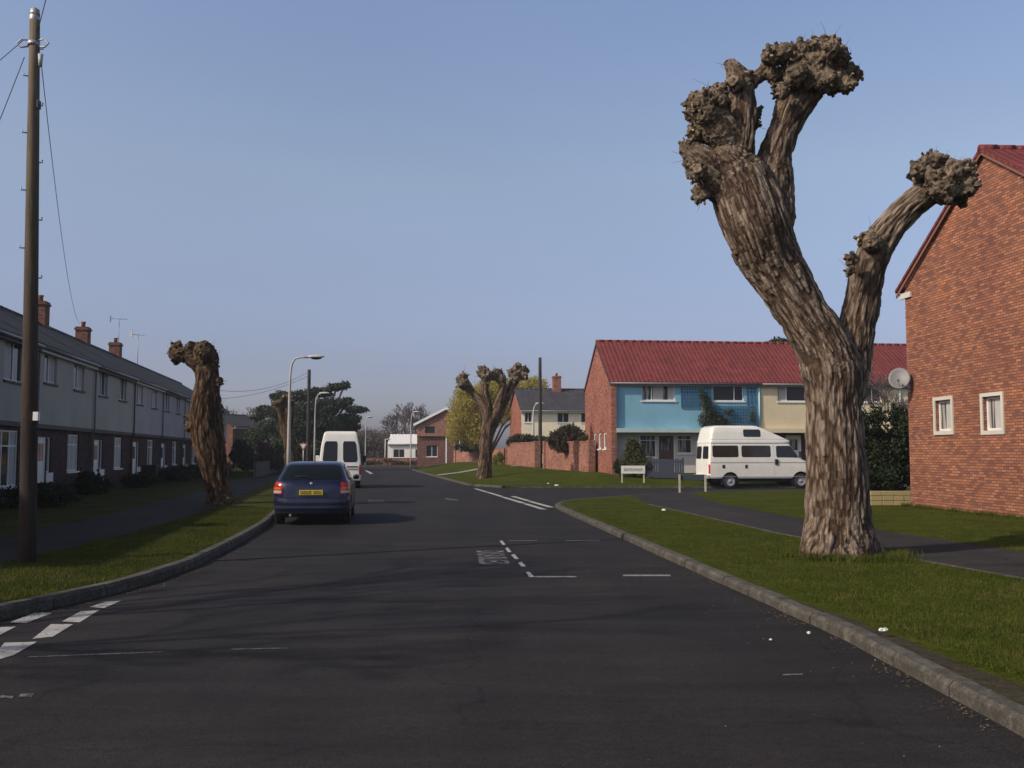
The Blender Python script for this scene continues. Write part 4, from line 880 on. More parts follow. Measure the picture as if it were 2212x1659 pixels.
# --- blue and cream terrace facing the camera
BRZ = math.atan(0.11)
def px_at(u, Y): return (u - CX) / FPX * Y
bx, by, bz = 5.55, 52.0, 0.55
ux = Vector((math.cos(BRZ), math.sin(BRZ))); UW = 8.05
def z0b(z): return z - bz
def blue_unit(i):
    e = empty('terraced_house', (bx + ux.x * UW * i, by + ux.y * UW * i, bz), BRZ,
              ['sky blue rendered end house with a red tiled roof and brick gable', 'cream rendered house joined to the blue house, partly behind the big willow trunk', 'cream house at the right end of the red roof, beside the satellite dish'][i], 'house', 'houses under the long red roof')
    W, D, ze, zr = UW, 7.4, z0b(5.5), z0b(7.95); f = FRONT(W, D); mat = 'blue' if i == 0 else 'cream'
    if i == 0:
        up = [(1.44, 3.27, z0b(4.43), z0b(5.33)), (5.37, 7.1, z0b(4.43), z0b(5.33))]
        dn = [(1.44, 2.36, z0b(1.38), z0b(2.62)), (3.5, 4.35, z0b(1.6), z0b(2.6)), (5.3, 7.2, z0b(1.3), z0b(2.6))]; dr = (2.45, 3.4, 0.03, z0b(2.62))
    else:
        up = [(0.95, 2.7, z0b(4.43), z0b(5.33)), (5.2, 6.9, z0b(4.43), z0b(5.33))]; dn = [(0.4, 1.3, z0b(1.4), z0b(2.6)), (3.6, 5.6, z0b(1.3), z0b(2.6))]; dr = (1.6, 2.5, .03, z0b(2.6))
    u = MB(); facade(u, f, 0, W, z0b(2.95), ze, up, .14, 0); u.quad((0, 0, z0b(2.95)), (W, 0, z0b(2.95)), (W, .6, z0b(2.95)), (0, .6, z0b(2.95))); u.build('upper_wall', M[mat], e)
    rec = lambda a, d, z: (a, .6 - d, z)
    m = MB(); facade(m, rec, 0, W, -.3, z0b(2.95), dn + [dr], .1); m.quad((0, D, -.3), (W, D, -.3), (W, D, ze), (0, D, ze)); m.quad((0, .6, -.3), (0, D, -.3), (0, D, ze), (0, .6, ze)); m.quad((W, .6, -.3), (W, D, -.3), (W, D, ze), (W, .6, ze)); m.build('wall', M['brick3'] if i else M['white2'], e)
    for o in up:
        window(e, f, o, 0, .14, (0.3,) if o[0] < 3 else (0.7,), (), glass='glassc' if o[0] < 3 and i == 0 else 'glass', sill='white' , curtain=((.34, .66), (.8, .97)) if (i == 0 and o[0] < 3) else ((0.05, .3),) if i else None)
    for o in dn: window(e, rec, o, 0, .1, (), (.75,), sill='white', glass='glassc')
    door(e, rec, dr, 0, .1, mat='brownpaint' if i == 0 else 'white')
    c = MB(); c.box(0.0 if i else .0, W if i else 4.9, -.35, .598, z0b(2.72), z0b(2.945)); c.build('porch_canopy', M['canopy'] if i == 0 else M['cream'], e)
    rf = roof(e, W, D, ze, zr, vl=.32 if i == 0 else 0, mat='redtile', ov=.22, fasc='grey2')
    if i == 0:
        gm = MB(); lf = lambda a, d, z: (-.28 - d, a, z)
        ops = [(1.2, 2.0, z0b(1.85), z0b(2.75)), (2.6, 3.4, z0b(1.85), z0b(2.75)), (4.0, 4.8, z0b(1.85), z0b(2.75))]
        facade(gm, lf, -.22, D, -.5, ze, ops, .1)
        gm.quad((-.28, -.22, -.5), (0, -.22, -.5), (0, -.22, ze - .1), (-.28, -.22, ze - .1)); gm.quad((0, -.22, -.5), (0, 0, -.5), (0, 0, ze), (0, -.22, ze - .1))
        gm.add([(-.28, 0, ze), (-.28, D, ze), (-.28, D / 2, zr)], [(0, 1, 2)])
        gm.build('gable_wall', M['brick2'], e)
        for o in ops: window(e, lf, o, 0, .1, (), (), glass='glassc', sill='white', frame='white', fw=.09)
        vb = MB()
        for s in (0, 1):
            a = (-.335, -.22 if s == 0 else D + .22, ze - .15); b = (-.335, D / 2, zr)
            vb.add([a, b, (b[0], b[1], b[2] - .16), (a[0], a[1], a[2] - .16), (a[0] + .03, a[1], a[2]), (b[0] + .03, b[1], b[2]), (b[0] + .03, b[1], b[2] - .16), (a[0] + .03, a[1], a[2] - .16)], [(0, 1, 2, 3), (4, 5, 6, 7), (0, 1, 5, 4), (3, 2, 6, 7), (0, 3, 7, 4), (1, 2, 6, 5)])
        vb.build('bargeboard', M['dkpaint'], e)
    dp = MB(); dp.tube([(W - .1, -.06, ze - .1), (W - .1, -.06, z0b(2.96))], .045, 8); dp.build('drainpipe', M['pipe'], e)
    return e
M['brownpaint'] = simple('brown_door_paint', (0.10, 0.045, 0.03), 0.5); M['canopy'] = simple('canopy_paint', (0.42, 0.55, 0.55), 0.6); M['white2'] = m_render('white_render', (0.62, 0.61, 0.56))
units = [blue_unit(i) for i in range(3)]
# trellis panels and the climber on the blue house: separate things fixed to the wall
def trellis(x0, x1, z0, z1, label, step=0.155):
    e = empty('trellis', Vector((bx + ux.x * (x0 + x1) / 2, by + ux.y * (x0 + x1) / 2, z0)), BRZ, label, 'trellis', 'trellis panels on the blue house')
    w = (x1 - x0) / 2; h = z1 - z0; m = MB()
    n = int(2 * w / step); k = int(h / step)
    for i in range(n + 1): x = -w + 2 * w * i / n; m.box(x - .024, x + .024, -.045, -.030, 0, h)
    for j in range(k + 1): zz = h * j / k; m.box(-w, w, -.062, -.046, zz - .024, zz + .024)
    m.build('lattice', M['trell'], e)
    fm = MB(); fm.box(-w - .03, -w - .018, -.06, -.02, 0, h); fm.box(w + .018, w + .03, -.06, -.02, 0, h); fm.build('side_rails', M['trell'], e)
trellis(3.62, 5.2, 4.05, 5.25, 'blue trellis between the two upstairs windows of the blue house')
trellis(5.4, 7.72, 3.15, 4.15, 'wide blue trellis under the right upstairs window of the blue house')
trellis(7.30, 7.72, 4.22, 5.3, 'narrow tall blue trellis strip right of the upstairs windows on the blue house')

# --- cream house with a dark roof, beyond the garden wall
h2 = empty('detached_house', (0.85, 88, 0.6), math.atan(.14), 'cream house with dark slate roof and one tall chimney beyond the garden wall', 'house')
W, D, ze, zr = 15, 7.6, 5.05, 7.0; f = FRONT(W, D)
up = [(.3, .95, 3.8, 4.7), (3.3, 4.4, 3.8, 4.7), (5.5, 6.6, 3.8, 4.7), (9, 10.2, 3.8, 4.7), (12, 13.2, 3.8, 4.7)]; dn = [(1, 3, .9, 2.1), (5, 7, .9, 2.1)]
m = MB(); facade(m, f, 0, W, -.3, ze, up + dn, .1); m.quad((0, D, 0), (W, D, 0), (W, D, ze), (0, D, ze)); m.build('wall', M['cream2'], h2)
m = MB(); gable(m, LEFT(W, D), D, ze, zr, D / 2, -.3); m.build('gable_wall', M['brick2'], h2)
m = MB(); gable(m, lambda a, d, z: (W + d, a, z), D, ze, zr, D / 2, -.3); m.build('gable_wall', M['brick2'], h2)
for o in up + dn: window(h2, f, o, 0, .1, (.5,), sill='white')
rf = roof(h2, W, D, ze, zr, vl=.15, vr=.15, mat='darktile2', ov=.4); chimney(rf, 3.9, D / 2 - .3, zr - .5, zr + 1.15, .75, .7, 1)
# --- far brick house, gable end towards the road
h3 = empty('brick_house', (-4.4, 119, 0.1), R(90), 'distant red brick house with white bargeboards on its gable, left of the yellow tree', 'house')
W, D, ze, zr = 12, 7.2, 5.15, 7.0; f = LEFT(W, D)
ops = [(5.0, 6.2, 3.95, 4.8)]; dn = [(1.0, 2.6, .9, 2.7), (4.7, 6.1, 1.1, 2.5)]
m = MB(); facade(m, f, 0, D, 3.6, ze, ops, .15, .35); m.add([f(0, .35, ze), f(D, .35, ze), f(D / 2, .35, zr)], [(0, 1, 2)]); m.quad(f(0, .35, 3.6), f(D, .35, 3.6), f(D, 0, 3.6), f(0, 0, 3.6))
for a in (0, D): m.quad(f(a, .35, 3.6), f(a, 0, 3.6), f(a, 0, ze), f(a, .35, ze))
m.build('upper_wall', M['gwall'], h3)
m = MB(); facade(m, f, 0, D, -.2, 3.6, dn, .2); m.quad((0, 0, 0), (W, 0, 0), (W, 0, ze), (0, 0, ze)); m.quad((0, D, 0), (W, D, 0), (W, D, ze), (0, D, ze)); m.build('wall', M['brickch'], h3)
for o in ops: window(h3, f, o, .35, .15, (), frame='dkpaint', sill=None)
for o in dn: window(h3, f, o, 0, .2, (.5,), frame='white', sill='white')
rf = roof(h3, W, D, ze, zr, vl=.7, mat='darktile', ov=.4)
vb = MB()
for s in (0, 1):
    ya, yb = (-.4, D / 2) if s == 0 else (D + .4, D / 2); za = ze - .2; sl = .0
    vb.add([(-.74, ya, za + .16), (-.74, yb, zr + .16), (-.74, yb, zr - .16), (-.74, ya, za - .16), (-.705, ya, za + .16), (-.705, yb, zr + .16), (-.705, yb, zr - .16), (-.705, ya, za - .16)], [(0, 1, 2, 3), (4, 5, 6, 7), (0, 1, 5, 4), (3, 2, 6, 7), (0, 3, 7, 4), (1, 2, 6, 5)])
vb.build('bargeboard', M['white'], h3)
m = MB()
for x in (1.9, 3.5): m.box(-1.0, -.85, x, x + .15, 0, 3.6)
m.build('porch_post', M['white'], h3)
# --- white bungalow far away and its low brick wall
h4 = empty('bungalow', (-17.6, 138, .1), 0, 'far white house behind bare trees at the end of the road', 'house')
W, D, ze, zr = 6.5, 6, 2.9, 4.1; f = FRONT(W, D); ops = [(.8, 2.4, .9, 2.1), (3.9, 5.2, .9, 2.1)]
m = MB(); facade(m, f, 0, W, 0, ze, ops, .1); m.quad((0, D, 0), (W, D, 0), (W, D, ze), (0, D, ze)); gable(m, LEFT(W, D), D, ze, zr, D / 2, 0); gable(m, lambda a, d, z: (W + d, a, z), D, ze, zr, D / 2, 0); m.build('wall', M['white'], h4)
for o in ops: window(h4, f, o, 0, .1, (.5,))
roof(h4, W, D, ze, zr, mat='white', ov=.3)
h5 = empty('brick_house', (-28.4, 99, .1), R(78), 'distant red brick house showing between the gnarled pollard and the dark pine', 'house')
W, D, ze, zr = 9, 6.5, 4.3, 5.6; f = LEFT(W, D); ops = [(1.5, 2.6, 3.0, 3.9), (3.8, 4.9, 3.0, 3.9)]
m = MB(); gable(m, f, D, ze, zr, D / 2, 0, ops); m.quad((0, 0, 0), (W, 0, 0), (W, 0, ze), (0, 0, ze)); m.quad((0, D, 0), (W, D, 0), (W, D, ze), (0, D, ze)); m.build('wall', M['brickch'], h5)
for o in ops: window(h5, f, o, 0, .12, (.5,))
roof(h5, W, D, ze, zr, mat='darktile', ov=.3, vl=.1)

# --- near brick house on the right
D = 8.6; gd = Vector((-0.0797, 0.9968)); org = Vector((11.42, 28.0)) - gd * D
h6 = empty('brick_house', (org.x, org.y, 0.1), math.atan2(gd.y, gd.x) - math.pi / 2, 'near orange brick house at the right edge with two small windows', 'house')
W = 9.0; ze, zr, yr = 6.36, 8.98, D - 4.3; zright_e = 6.25
f = LEFT(W, D); T = lambda t: D - t
ops = [(T(2.36), T(1.54), 2.10, 2.93), (T(4.64), T(3.84), 2.06, 2.90)]
m = MB(); facade(m, f, 0, D, -.1, ze, ops, .16); m.add([f(0, 0, ze), f(D, 0, ze), f(yr, 0, zr)], [(0, 1, 2)])
m.quad((0, 0, -.1), (W, 0, -.1), (W, 0, ze), (0, 0, ze)); m.quad((0, D, -.1), (W, D, -.1), (W, D, ze), (0, D, ze)); m.build('wall', M['brick'], h6)
roof(h6, W, D, ze, zr, yr=yr, mat='redtile', ov=.32, vl=.14, fasc='white')
vb = MB()
for ya, yb, za in ((-.32, yr, ze - .19), (D + .32, yr, ze - .25)):
    for off_, w_ in ((0, .07),):
        vb.add([(-.115, ya, za + .02), (-.115, yb, zr + .02), (-.115, yb, zr - w_), (-.115, ya, za - w_), (-.085, ya, za + .02), (-.085, yb, zr + .02), (-.085, yb, zr - w_), (-.085, ya, za - w_)], [(0, 1, 2, 3), (4, 5, 6, 7), (0, 1, 5, 4), (3, 2, 6, 7), (0, 3, 7, 4), (1, 2, 6, 5)])
vb.build('bargeboard', M['brownbarge'] if 'brownbarge' in M else M['brownpaint'], h6)
kb = MB(); kb.box(-.06, -.004, D - .40, D + .26, ze - .38, ze - .22); kb.build('eaves_box', M['white3'], h6)
for (a, b, c, d_) in ops:
    w = window(h6, f, (a, b, c, d_), 0, .14, (), (), fw=.06, glass='glassc', sill=None, curtain=((.1, .6),))
    s = MB()
    for q in ((a - .09, b + .09, c - .10, c), (a - .09, b + .09, d_, d_ + .09), (a - .09, a, c, d_), (b, b + .09, c, d_)): mbox(s, f, q[0], q[1], -.02, .035, q[2], q[3])
    s.build('surround', M['white3'] if 'stone2' in M else M['stone'], w)
# satellite dish on its corner
dp_ = Vector(h6.matrix_world @ Vector((0, 0, 0)))
bpy.context.view_layer.update()
pt = h6.matrix_world @ Vector((0, D - .12, 3.35))
dish = empty('satellite_dish', pt, 0, 'round grey satellite dish on the left corner of the orange brick house', 'satellite dish')
nrm = Vector((-.45, -.85, .35)).normalized(); q = nrm.to_track_quat('Z', 'Y').to_matrix().to_4x4(); cen = Vector((-.33, -.12, .28))
bm = bmesh.new(); rings = []
for side in (0, 1):
    for k in range(7):
        r_ = .31 * k / 6; zz = .06 * (k / 6) ** 2 - (.008 if side else 0)
        rings.append([bm.verts.new((r_ * .95 * math.cos(a), r_ * 1.05 * math.sin(a), zz)) for a in [2 * math.pi * i / 28 for i in range(28)]] if k else [bm.verts.new((0, 0, zz))])
for s in (0, 7):
    for i in range(28): bm.faces.new((rings[s][0], rings[s + 1][i], rings[s + 1][(i + 1) % 28]))
    for k in range(1, 6):
        for i in range(28): bm.faces.new((rings[s + k][i], rings[s + k + 1][i], rings[s + k + 1][(i + 1) % 28], rings[s + k][(i + 1) % 28]))
for i in range(28): bm.faces.new((rings[6][i], rings[13][i], rings[13][(i + 1) % 28], rings[6][(i + 1) % 28]))
m = MB(); m.addbm(bm, True, Matrix.Translation(cen) @ q); bm.free(); m.build('reflector', M['dishgrey'] if 'dishgrey' in M else M['grey'], dish)
m = MB(); m.tube([(.02, 0, 0), (-.12, -.02, .02), cen - nrm * .01], .02, 8); m.box(-.02, .012, -.06, .06, -.1, .1); m.build('bracket', M['metal'], dish)
lp = cen + nrm * .33 + Vector((0, 0, -.18)); m = MB(); m.tube([cen + Vector((0, 0, -.3)) * .95, lp], .01, 6); m.build('arm', M['metal'], dish)
m = MB(); m.tube([lp, lp - nrm * .09 + Vector((0, 0, .03))], [.035, .028], 10); m.build('receiver', M['black'], dish)
# low stone wall under the dark hedge, beside the brick house
lw = MB()
rr = random.Random(8)
a0 = Vector((10.5, 0, 0)); a1 = Vector((12.4, 28.9, 0))
for row in range(3):
    x = a0.x - .1
    while x < a1.x:
        w = rr.uniform(.3, .5); e_ = min(x + w - .012, a1.x)
        if e_ - x > .08: lw.bbox(x, e_, 28.32 + rr.uniform(-.01, .01), 28.56, .1 + row * .14, .1 + row * .14 + .13, .012)
        x += w
tag(lw.build('garden_wall', M['ystone'], None), 'low yellowish stone wall beneath the dark hedge by the orange brick house', 'wall')

# --- brick garden wall in two runs with a gate gap
def wall_run(p, q, h, base, label, pier_end=False, name='garden_wall'):
    p = Vector((p[0], p[1], base[0])); q = Vector((q[0], q[1], base[1])); d = (q - p); L = math.hypot(d.x, d.y)
    e = empty(name, p, math.atan2(d.y, d.x), label, 'wall', 'brick garden walls'); dz = d.z; t = .11
    m = MB(); n = max(1, int(L / 3))
    m.add([(L * i / n, s, z + dz * i / n) for s in (-t, t) for z in (-.35, h) for i in range(n + 1)], [(i, i + 1, n + 2 + i, n + 1 + i) for i in range(n)] + [(2 * (n + 1) + i, 3 * (n + 1) + i, 3 * (n + 1) + i + 1, 2 * (n + 1) + i + 1) for i in range(n)])
    m.build('brickwork', M['gwall'], e)
    c = MB(); k = int(L / .45)
    for i in range(k):
        a, b = L * i / k, L * (i + 1) / k - .008; za, zb = h + dz * a / L, h + dz * b / L
        c.add([(x, y, z + o) for x, z in ((a, za), (b, zb)) for y in (-t - .03, t + .03) for o in (0.002, .07)], [(0, 1, 3, 2), (4, 6, 7, 5), (0, 4, 5, 1), (2, 3, 7, 6), (1, 5, 7, 3), (0, 2, 6, 4)])
    c.build('coping', M['gwall'], e)
    if n > 1 or pier_end:
        for i in (0, n):
            a = L * i / n; pm = MB(); pm.box(a - .2, a + .2, -t - .09, t + .09, -.4 + dz * i / n, h + .12 + dz * i / n); pm.build('pier', M['gwall'], e)
    return e
wall_run((px_at(1276, 55.5), 55.5), (px_at(1180, 64.5), 64.5), 1.72, (.52, .58), 'brick garden wall nearest the blue house, right of the dark telegraph pole', True)
wall_run((px_at(1160, 68), 68), (px_at(1098, 80), 80), 1.75, (.6, .64), 'brick garden wall running back left of the dark telegraph pole', True)
wall_run((px_at(1090, 104), 104), (px_at(985, 112), 112), 1.55, (.5, .3), 'distant brown garden wall below the yellow tree', False)
lw2 = MB(); lw2.box(-22, -11.8, 127, 127.25, .1, .95); lw2.box(-22.1, -11.7, 126.95, 127.3, .951, 1.02)
tag(lw2.build('garden_wall', M['gwall'], None), 'low brick wall in front of the far white house', 'wall')
# ------------------------------------------------------------------ vehicles: stacked plan outlines
class Body:
    """levels: (z, y_rear, y_front, half width, rear corner depth, front corner depth)"""
    def __init__(s, lv, n=3.2): s.lv = lv; s.n = n; s.Z = [l[0] for l in lv]
    def at(s, z): return [float(np.interp(z, s.Z, [l[k] for l in s.lv])) for k in range(1, 6)]
    def rear(s, f, z, off=0.0):
        yr, yf, w, Rr, Rf = s.at(z); k = (1 - min(1, abs(f)) ** s.n) ** (1 / s.n); y = yr + Rr * (1 - k)
        v = Vector((w * f, y, z))
        if off:
            nx = abs(f) ** (s.n - 1) * (1 if f > 0 else -1) * (Rr / w); ny = -max(k, .05) ** (s.n - 1) ; nn = Vector((nx, ny, 0)).normalized(); dz = .02
            sl = (s.at(z + dz)[0] - s.at(z - dz)[0]) / (2 * dz); v += Vector((nn.x, nn.y, 0)) * off * math.sqrt(1 + min(sl, 2) ** 2)
        return v
    def front(s, f, z, off=0.0):
        yr, yf, w, Rr, Rf = s.at(z); k = (1 - min(1, abs(f)) ** s.n) ** (1 / s.n); v = Vector((w * f, yf - Rf * (1 - k), z))
        if off:
            dz = .02; sl = abs(s.at(z + dz)[1] - s.at(z - dz)[1]) / (2 * dz); v.y += off * math.sqrt(1 + min(sl, 3) ** 2); v.x += off * f * .5
        return v
    def side(s, y, z, sg=1, off=0.0):
        yr, yf, w, Rr, Rf = s.at(z); dz = .02; sl = (s.at(z + dz)[2] - s.at(z - dz)[2]) / (2 * dz)
        bow = .012 * (1 - ((y - (yr + yf) / 2) / ((yf - yr) / 2)) ** 2)
        return Vector((sg * (w + bow + off * math.sqrt(1 + sl * sl)), y, z))
    def outline(s, z, na=18, nb=14):
        yr, yf, w, Rr, Rf = s.at(z); out = []
        for i in range(na + 1):
            a = -math.pi / 2 + math.pi * i / na; f = math.copysign(abs(math.sin(a)) ** (2 / s.n), math.sin(a)); out.append(s.rear(f, z))
        y0, y1 = yr + Rr, yf - Rf
        for i in range(1, nb): out.append(s.side(y0 + (y1 - y0) * i / nb, z, 1))
        for i in range(na + 1):
            a = math.pi / 2 - math.pi * i / na; f = math.copysign(abs(math.sin(a)) ** (2 / s.n), math.sin(a)); out.append(s.front(f, z))
        for i in range(1, nb): out.append(s.side(y1 + (y0 - y1) * i / nb, z, -1))
        return out
    def mesh(s, dz=.035):
        zs = []
        for a, b in zip(s.Z, s.Z[1:]):
            k = max(1, int((b - a) / dz)); zs += [a + (b - a) * i / k for i in range(k)]
        zs.append(s.Z[-1]); m = MB(); n = None; vs = []
        for z in zs: o = s.outline(z); n = len(o); vs += o
        m.add(vs, [(j * n + i, j * n + (i + 1) % n, (j + 1) * n + (i + 1) % n, (j + 1) * n + i) for j in range(len(zs) - 1) for i in range(n)], True)
        m.f.append(tuple(reversed(range(n)))); m.sm.append(False); m.f.append(tuple((len(zs) - 1) * n + i for i in range(n))); m.sm.append(False)
        return m
def patch(fn, a0, a1, z0, z1, off=.006, na=14, nz=8, shear=(0, 0), round_=0.0, depth=.02):
    """grid patch lying on a body surface; a rim closes it back into the body"""
    m = MB(); vs = []; A = []
    for j in range(nz + 1):
        t = j / nz; z = z0 + (z1 - z0) * t; ins = 0
        if round_:
            e = min(t, 1 - t) * (z1 - z0)
            if e < round_: ins = round_ - math.sqrt(max(0, round_ ** 2 - (round_ - e) ** 2))
        l = a0 + shear[0] * t + ins; r = a1 + shear[1] * t - ins
        for i in range(na + 1): vs.append(fn(l + (r - l) * i / na, z, off))
        A.append((l, r, z))
    m.add(vs, [(j * (na + 1) + i, j * (na + 1) + i + 1, (j + 1) * (na + 1) + i + 1, (j + 1) * (na + 1) + i) for j in range(nz) for i in range(na)], True)
    N = na + 1; rim = list(range(N)) + [j * N + na for j in range(1, nz + 1)] + [nz * N + i for i in range(na - 1, -1, -1)] + [j * N for j in range(nz - 1, 0, -1)]
    par = []
    for k in rim:
        j, i = divmod(k, N); l, r, z = A[j]; par.append(fn(l + (r - l) * i / na, z, off - depth))
    n = len(rim); m.add([vs[k] for k in rim] + par, [(i, (i + 1) % n, n + (i + 1) % n, n + i) for i in range(n)])
    return m
def wheel(parent, x, y, r, w, sg, hubmat='hub', name='wheel'):
    e = MB(); e.lathe((x, y, r), [(r * .62, -w / 2), (r * .92, -w / 2), (r, -w / 2 + .03), (r, w / 2 - .03), (r * .92, w / 2), (r * .62, w / 2)], 32, 'x')
    t = e.build(name, M['rubber'], parent)
    h = MB(); a = w / 2 * sg
    h.lathe((x, y, r), [(0, a * .92), (r * .16, a * .95), (r * .2, a * .75), (r * .42, a * .62), (r * .55, a * .9), (r * .64, a * .98), (r * .64, -a * .8)], 28, 'x')
    for k in range(8):
        an = 2 * math.pi * k / 8; c = Vector((x + a * .72, y + math.cos(an) * r * .34, r + math.sin(an) * r * .34)); h.ball(c, r * .055, 1, .5)
    h.build('rim', M[hubmat], t); return t
def boolean_cut(me, cutters):
    o = bpy.data.objects.new('tmp', me); col.objects.link(o); cs = []
    for c in cutters:
        co = bpy.data.objects.new('cut', c.mesh('c', False)); col.objects.link(co); cs.append(co)
        md = o.modifiers.new('b', 'BOOLEAN'); md.operation = 'DIFFERENCE'; md.object = co; md.solver = 'EXACT'
    bpy.context.view_layer.update(); r = bpy.data.meshes.new_from_object(o.evaluated_get(bpy.context.evaluated_depsgraph_get()))
    for x in cs + [o]: bpy.data.objects.remove(x)
    return r
def finish_body(parent, B, mat, arches, name='body', hw=1.0):
    me = B.mesh().mesh('body', False); cuts = []
    for y, r, zc in arches:
        c = MB(); c.tube([(-hw - .3, y, zc), (hw + .3, y, zc)], r, 36, True, False); cuts.append(c)
    me = boolean_cut(me, cuts)
    bm = bmesh.new(); bm.from_mesh(me)
    for e in bm.edges:
        e.smooth = not (len(e.link_faces) == 2 and e.link_faces[0].normal.angle(e.link_faces[1].normal, 0) > R(35))
    bm.to_mesh(me); bm.free(); me.polygons.foreach_set('use_smooth', [True] * len(me.polygons)); me.name = name
    o = mesh_obj(name, me, mat, parent)
    for y, r, zc in arches:
        for sg in (-1, 1):
            l = MB(); n = 24; vs = []
            for x in (sg * (hw - .02), sg * (hw - .32)):
                for k in range(n + 1): a = math.pi * (-.15 + 1.3 * k / n); vs.append((x, y + math.cos(a) * (r - .004), zc + math.sin(a) * (r - .004)))
            l.add(vs, [(k, k + 1, n + 2 + k, n + 1 + k) for k in range(n)], True)
            nn = len(vs) // 2; l.add([vs[nn + k] for k in range(nn)], [tuple(range(nn))]); l.build('wheel_arch', M['dark'], parent)
    return o

# --- dark blue hatchback parked at the left kerb
cy0 = 21.75; ctr = P(671, 1130, cy0); chd = math.atan(.125)
car = empty('parked_car', (ctr.x, cy0, 0), chd, 'dark blue hatchback parked at the left kerb with a yellow rear plate', 'car')
B = Body([(.20, .12, 4.00, .76, .30, .45), (.26, .03, 4.06, .81, .34, .55), (.36, .0, 4.10, .83, .36, .6), (.52, -.01, 4.10, .84, .36, .62), (.60, .01, 4.08, .845, .36, .62), (.615, .05, 4.06, .845, .34, .6), (.80, .06, 3.98, .845, .36, .6), (.90, .08, 3.84, .84, .38, .6),
          (.955, .11, 3.3, .825, .38, .6), (.985, .14, 2.95, .80, .36, .35), (1.0, .17, 2.85, .785, .34, .3), (1.15, .40, 2.62, .725, .32, .26), (1.30, .66, 2.35, .665, .30, .24), (1.36, .80, 2.2, .63, .30, .26), (1.395, 1.0, 2.0, .57, .3, .3), (1.415, 1.25, 1.8, .45, .3, .3)], 3.4)
body = finish_body(car, B, M['bluecar'], [(.78, .35, .31), (3.28, .35, .31)], hw=.845)
ff = lambda a, z, o: B.rear(a, z, o)
m = patch(ff, -.88, .88, 1.01, 1.335, .006, shear=(.03, -.03), round_=.05); gl = m.build('rear_window', M['cartint'] if 'cartint' in M else M['glass'], car)
m = MB(); m.tube([B.rear(.0, 1.03, .02), B.rear(-.25, 1.10, .02), B.rear(-.5, 1.08, .02)], .008, 5); m.build('wiper', M['black'], car)
for sg in (-1, 1):
    for a0, a1, z0, z1, sh in ((.75, 1.62, .995, 1.325, (.22, -.02)), (1.68, 2.72, .995, 1.325, (0, -.42))):
        m = patch(lambda a, z, o: B.side(a, z, sg, o), a0, a1, z0, z1, .006, shear=sh, round_=.03); m.build('side_window', M['glass'], car)
    # rear lamp cluster wraps the corner
    fn = lambda a, z, o: (B.rear(sg * a, z, o) if a <= 1 else B.side(B.at(z)[0] + B.at(z)[3] + (a - 1), z, sg, o))
    m = patch(fn, .74, 1.0, .70, .96, .008, shear=(.04, 0), round_=.02); tl = m.build('tail_light', M['redlens'], car)
    m = patch(fn, .78, .99, .715, .775, .012, round_=.01); m.build('reversing_lens', M['clearlens'], tl)
    m = patch(fn, .80, .99, .80, .845, .012, round_=.01); m.build('indicator_lens', M['amber'], tl)
    m = MB(); m.ball((sg * (.90), 2.62, 1.02), .085, 2, 1.0, .55, .75); m.build('door_mirror', M['bluecar'], car)
    for y in (.78, 3.28): wheel(car, sg * .745, y, .30, .19, sg)
    m = MB(); c = B.side(1.2, .86, sg, .012); m.bbox(c.x - .012, c.x + .012, 1.1, 1.3, .85, .875, .008); m.build('door_handle', M['bluecar'], car)
m = patch(ff, -.99, .99, .38, .44, .012, na=24, nz=2, round_=.015); m.build('bumper_strip', M['bumpstrip'] if 'bumpstrip' in M else M['black'], car)
m = patch(ff, -.97, .97, .22, .30, .010, na=24, nz=2); m.build('valance', M['black'], car)
m = MB(); m.bbox(-.26, .26, -.018, .06, .675, .785, .006); np_ = m.build('number_plate', M['yplate'], car)
m = MB(); rr = random.Random(3); x = -.225
for k in range(7):
    if k == 4: x += .035
    m.box(x, x + .012, -.0205, -.018, .695, .765); m.box(x + .03, x + .042, -.0205, -.018, .695, .765)
    for zz in (.695, .753)[: 1 + k % 2]: m.box(x + .012, x + .03, -.0205, -.018, zz, zz + .012)
    x += .062
m.build('plate_marks', M['black'], np_)
m = patch(ff, -.42, .42, .655, .80, .003, depth=.01); m.build('plate_recess', M['bumpstrip'], car)
m = patch(ff, -.99, .99, .606, .614, .010, na=24, nz=1); m.build('boot_seam', M['black'], car)
m = MB(); m.ball((0, .072, .93), .03, 2, 1.2, .4, 1); m.build('badge', M['hub'], car)
m = MB(); m.box(-.66, .66, .35, 3.8, .17, .24); m.build('underbody', M['dark'], car)
m = MB(); m.tube([(-.45, .12, .235), (-.45, -.0, .235)], .028, 10); m.build('exhaust', M['metal'], car)
m = MB(); m.tube([(0, 1.1, 1.40), (0, .95, 1.6)], .006, 5); m.build('aerial', M['black'], car)
for sg in (-1, 1):
    m = patch(lambda a, z, o: B.front(sg * a, z, o), .55, .98, .66, .80, .006); m.build('headlight', M['clearlens'], car)
m = patch(lambda a, z, o: B.front(a, z, o), -.9, .9, 1.01, 1.33, .006, round_=.04); m.build('windscreen', M['glass'], car)

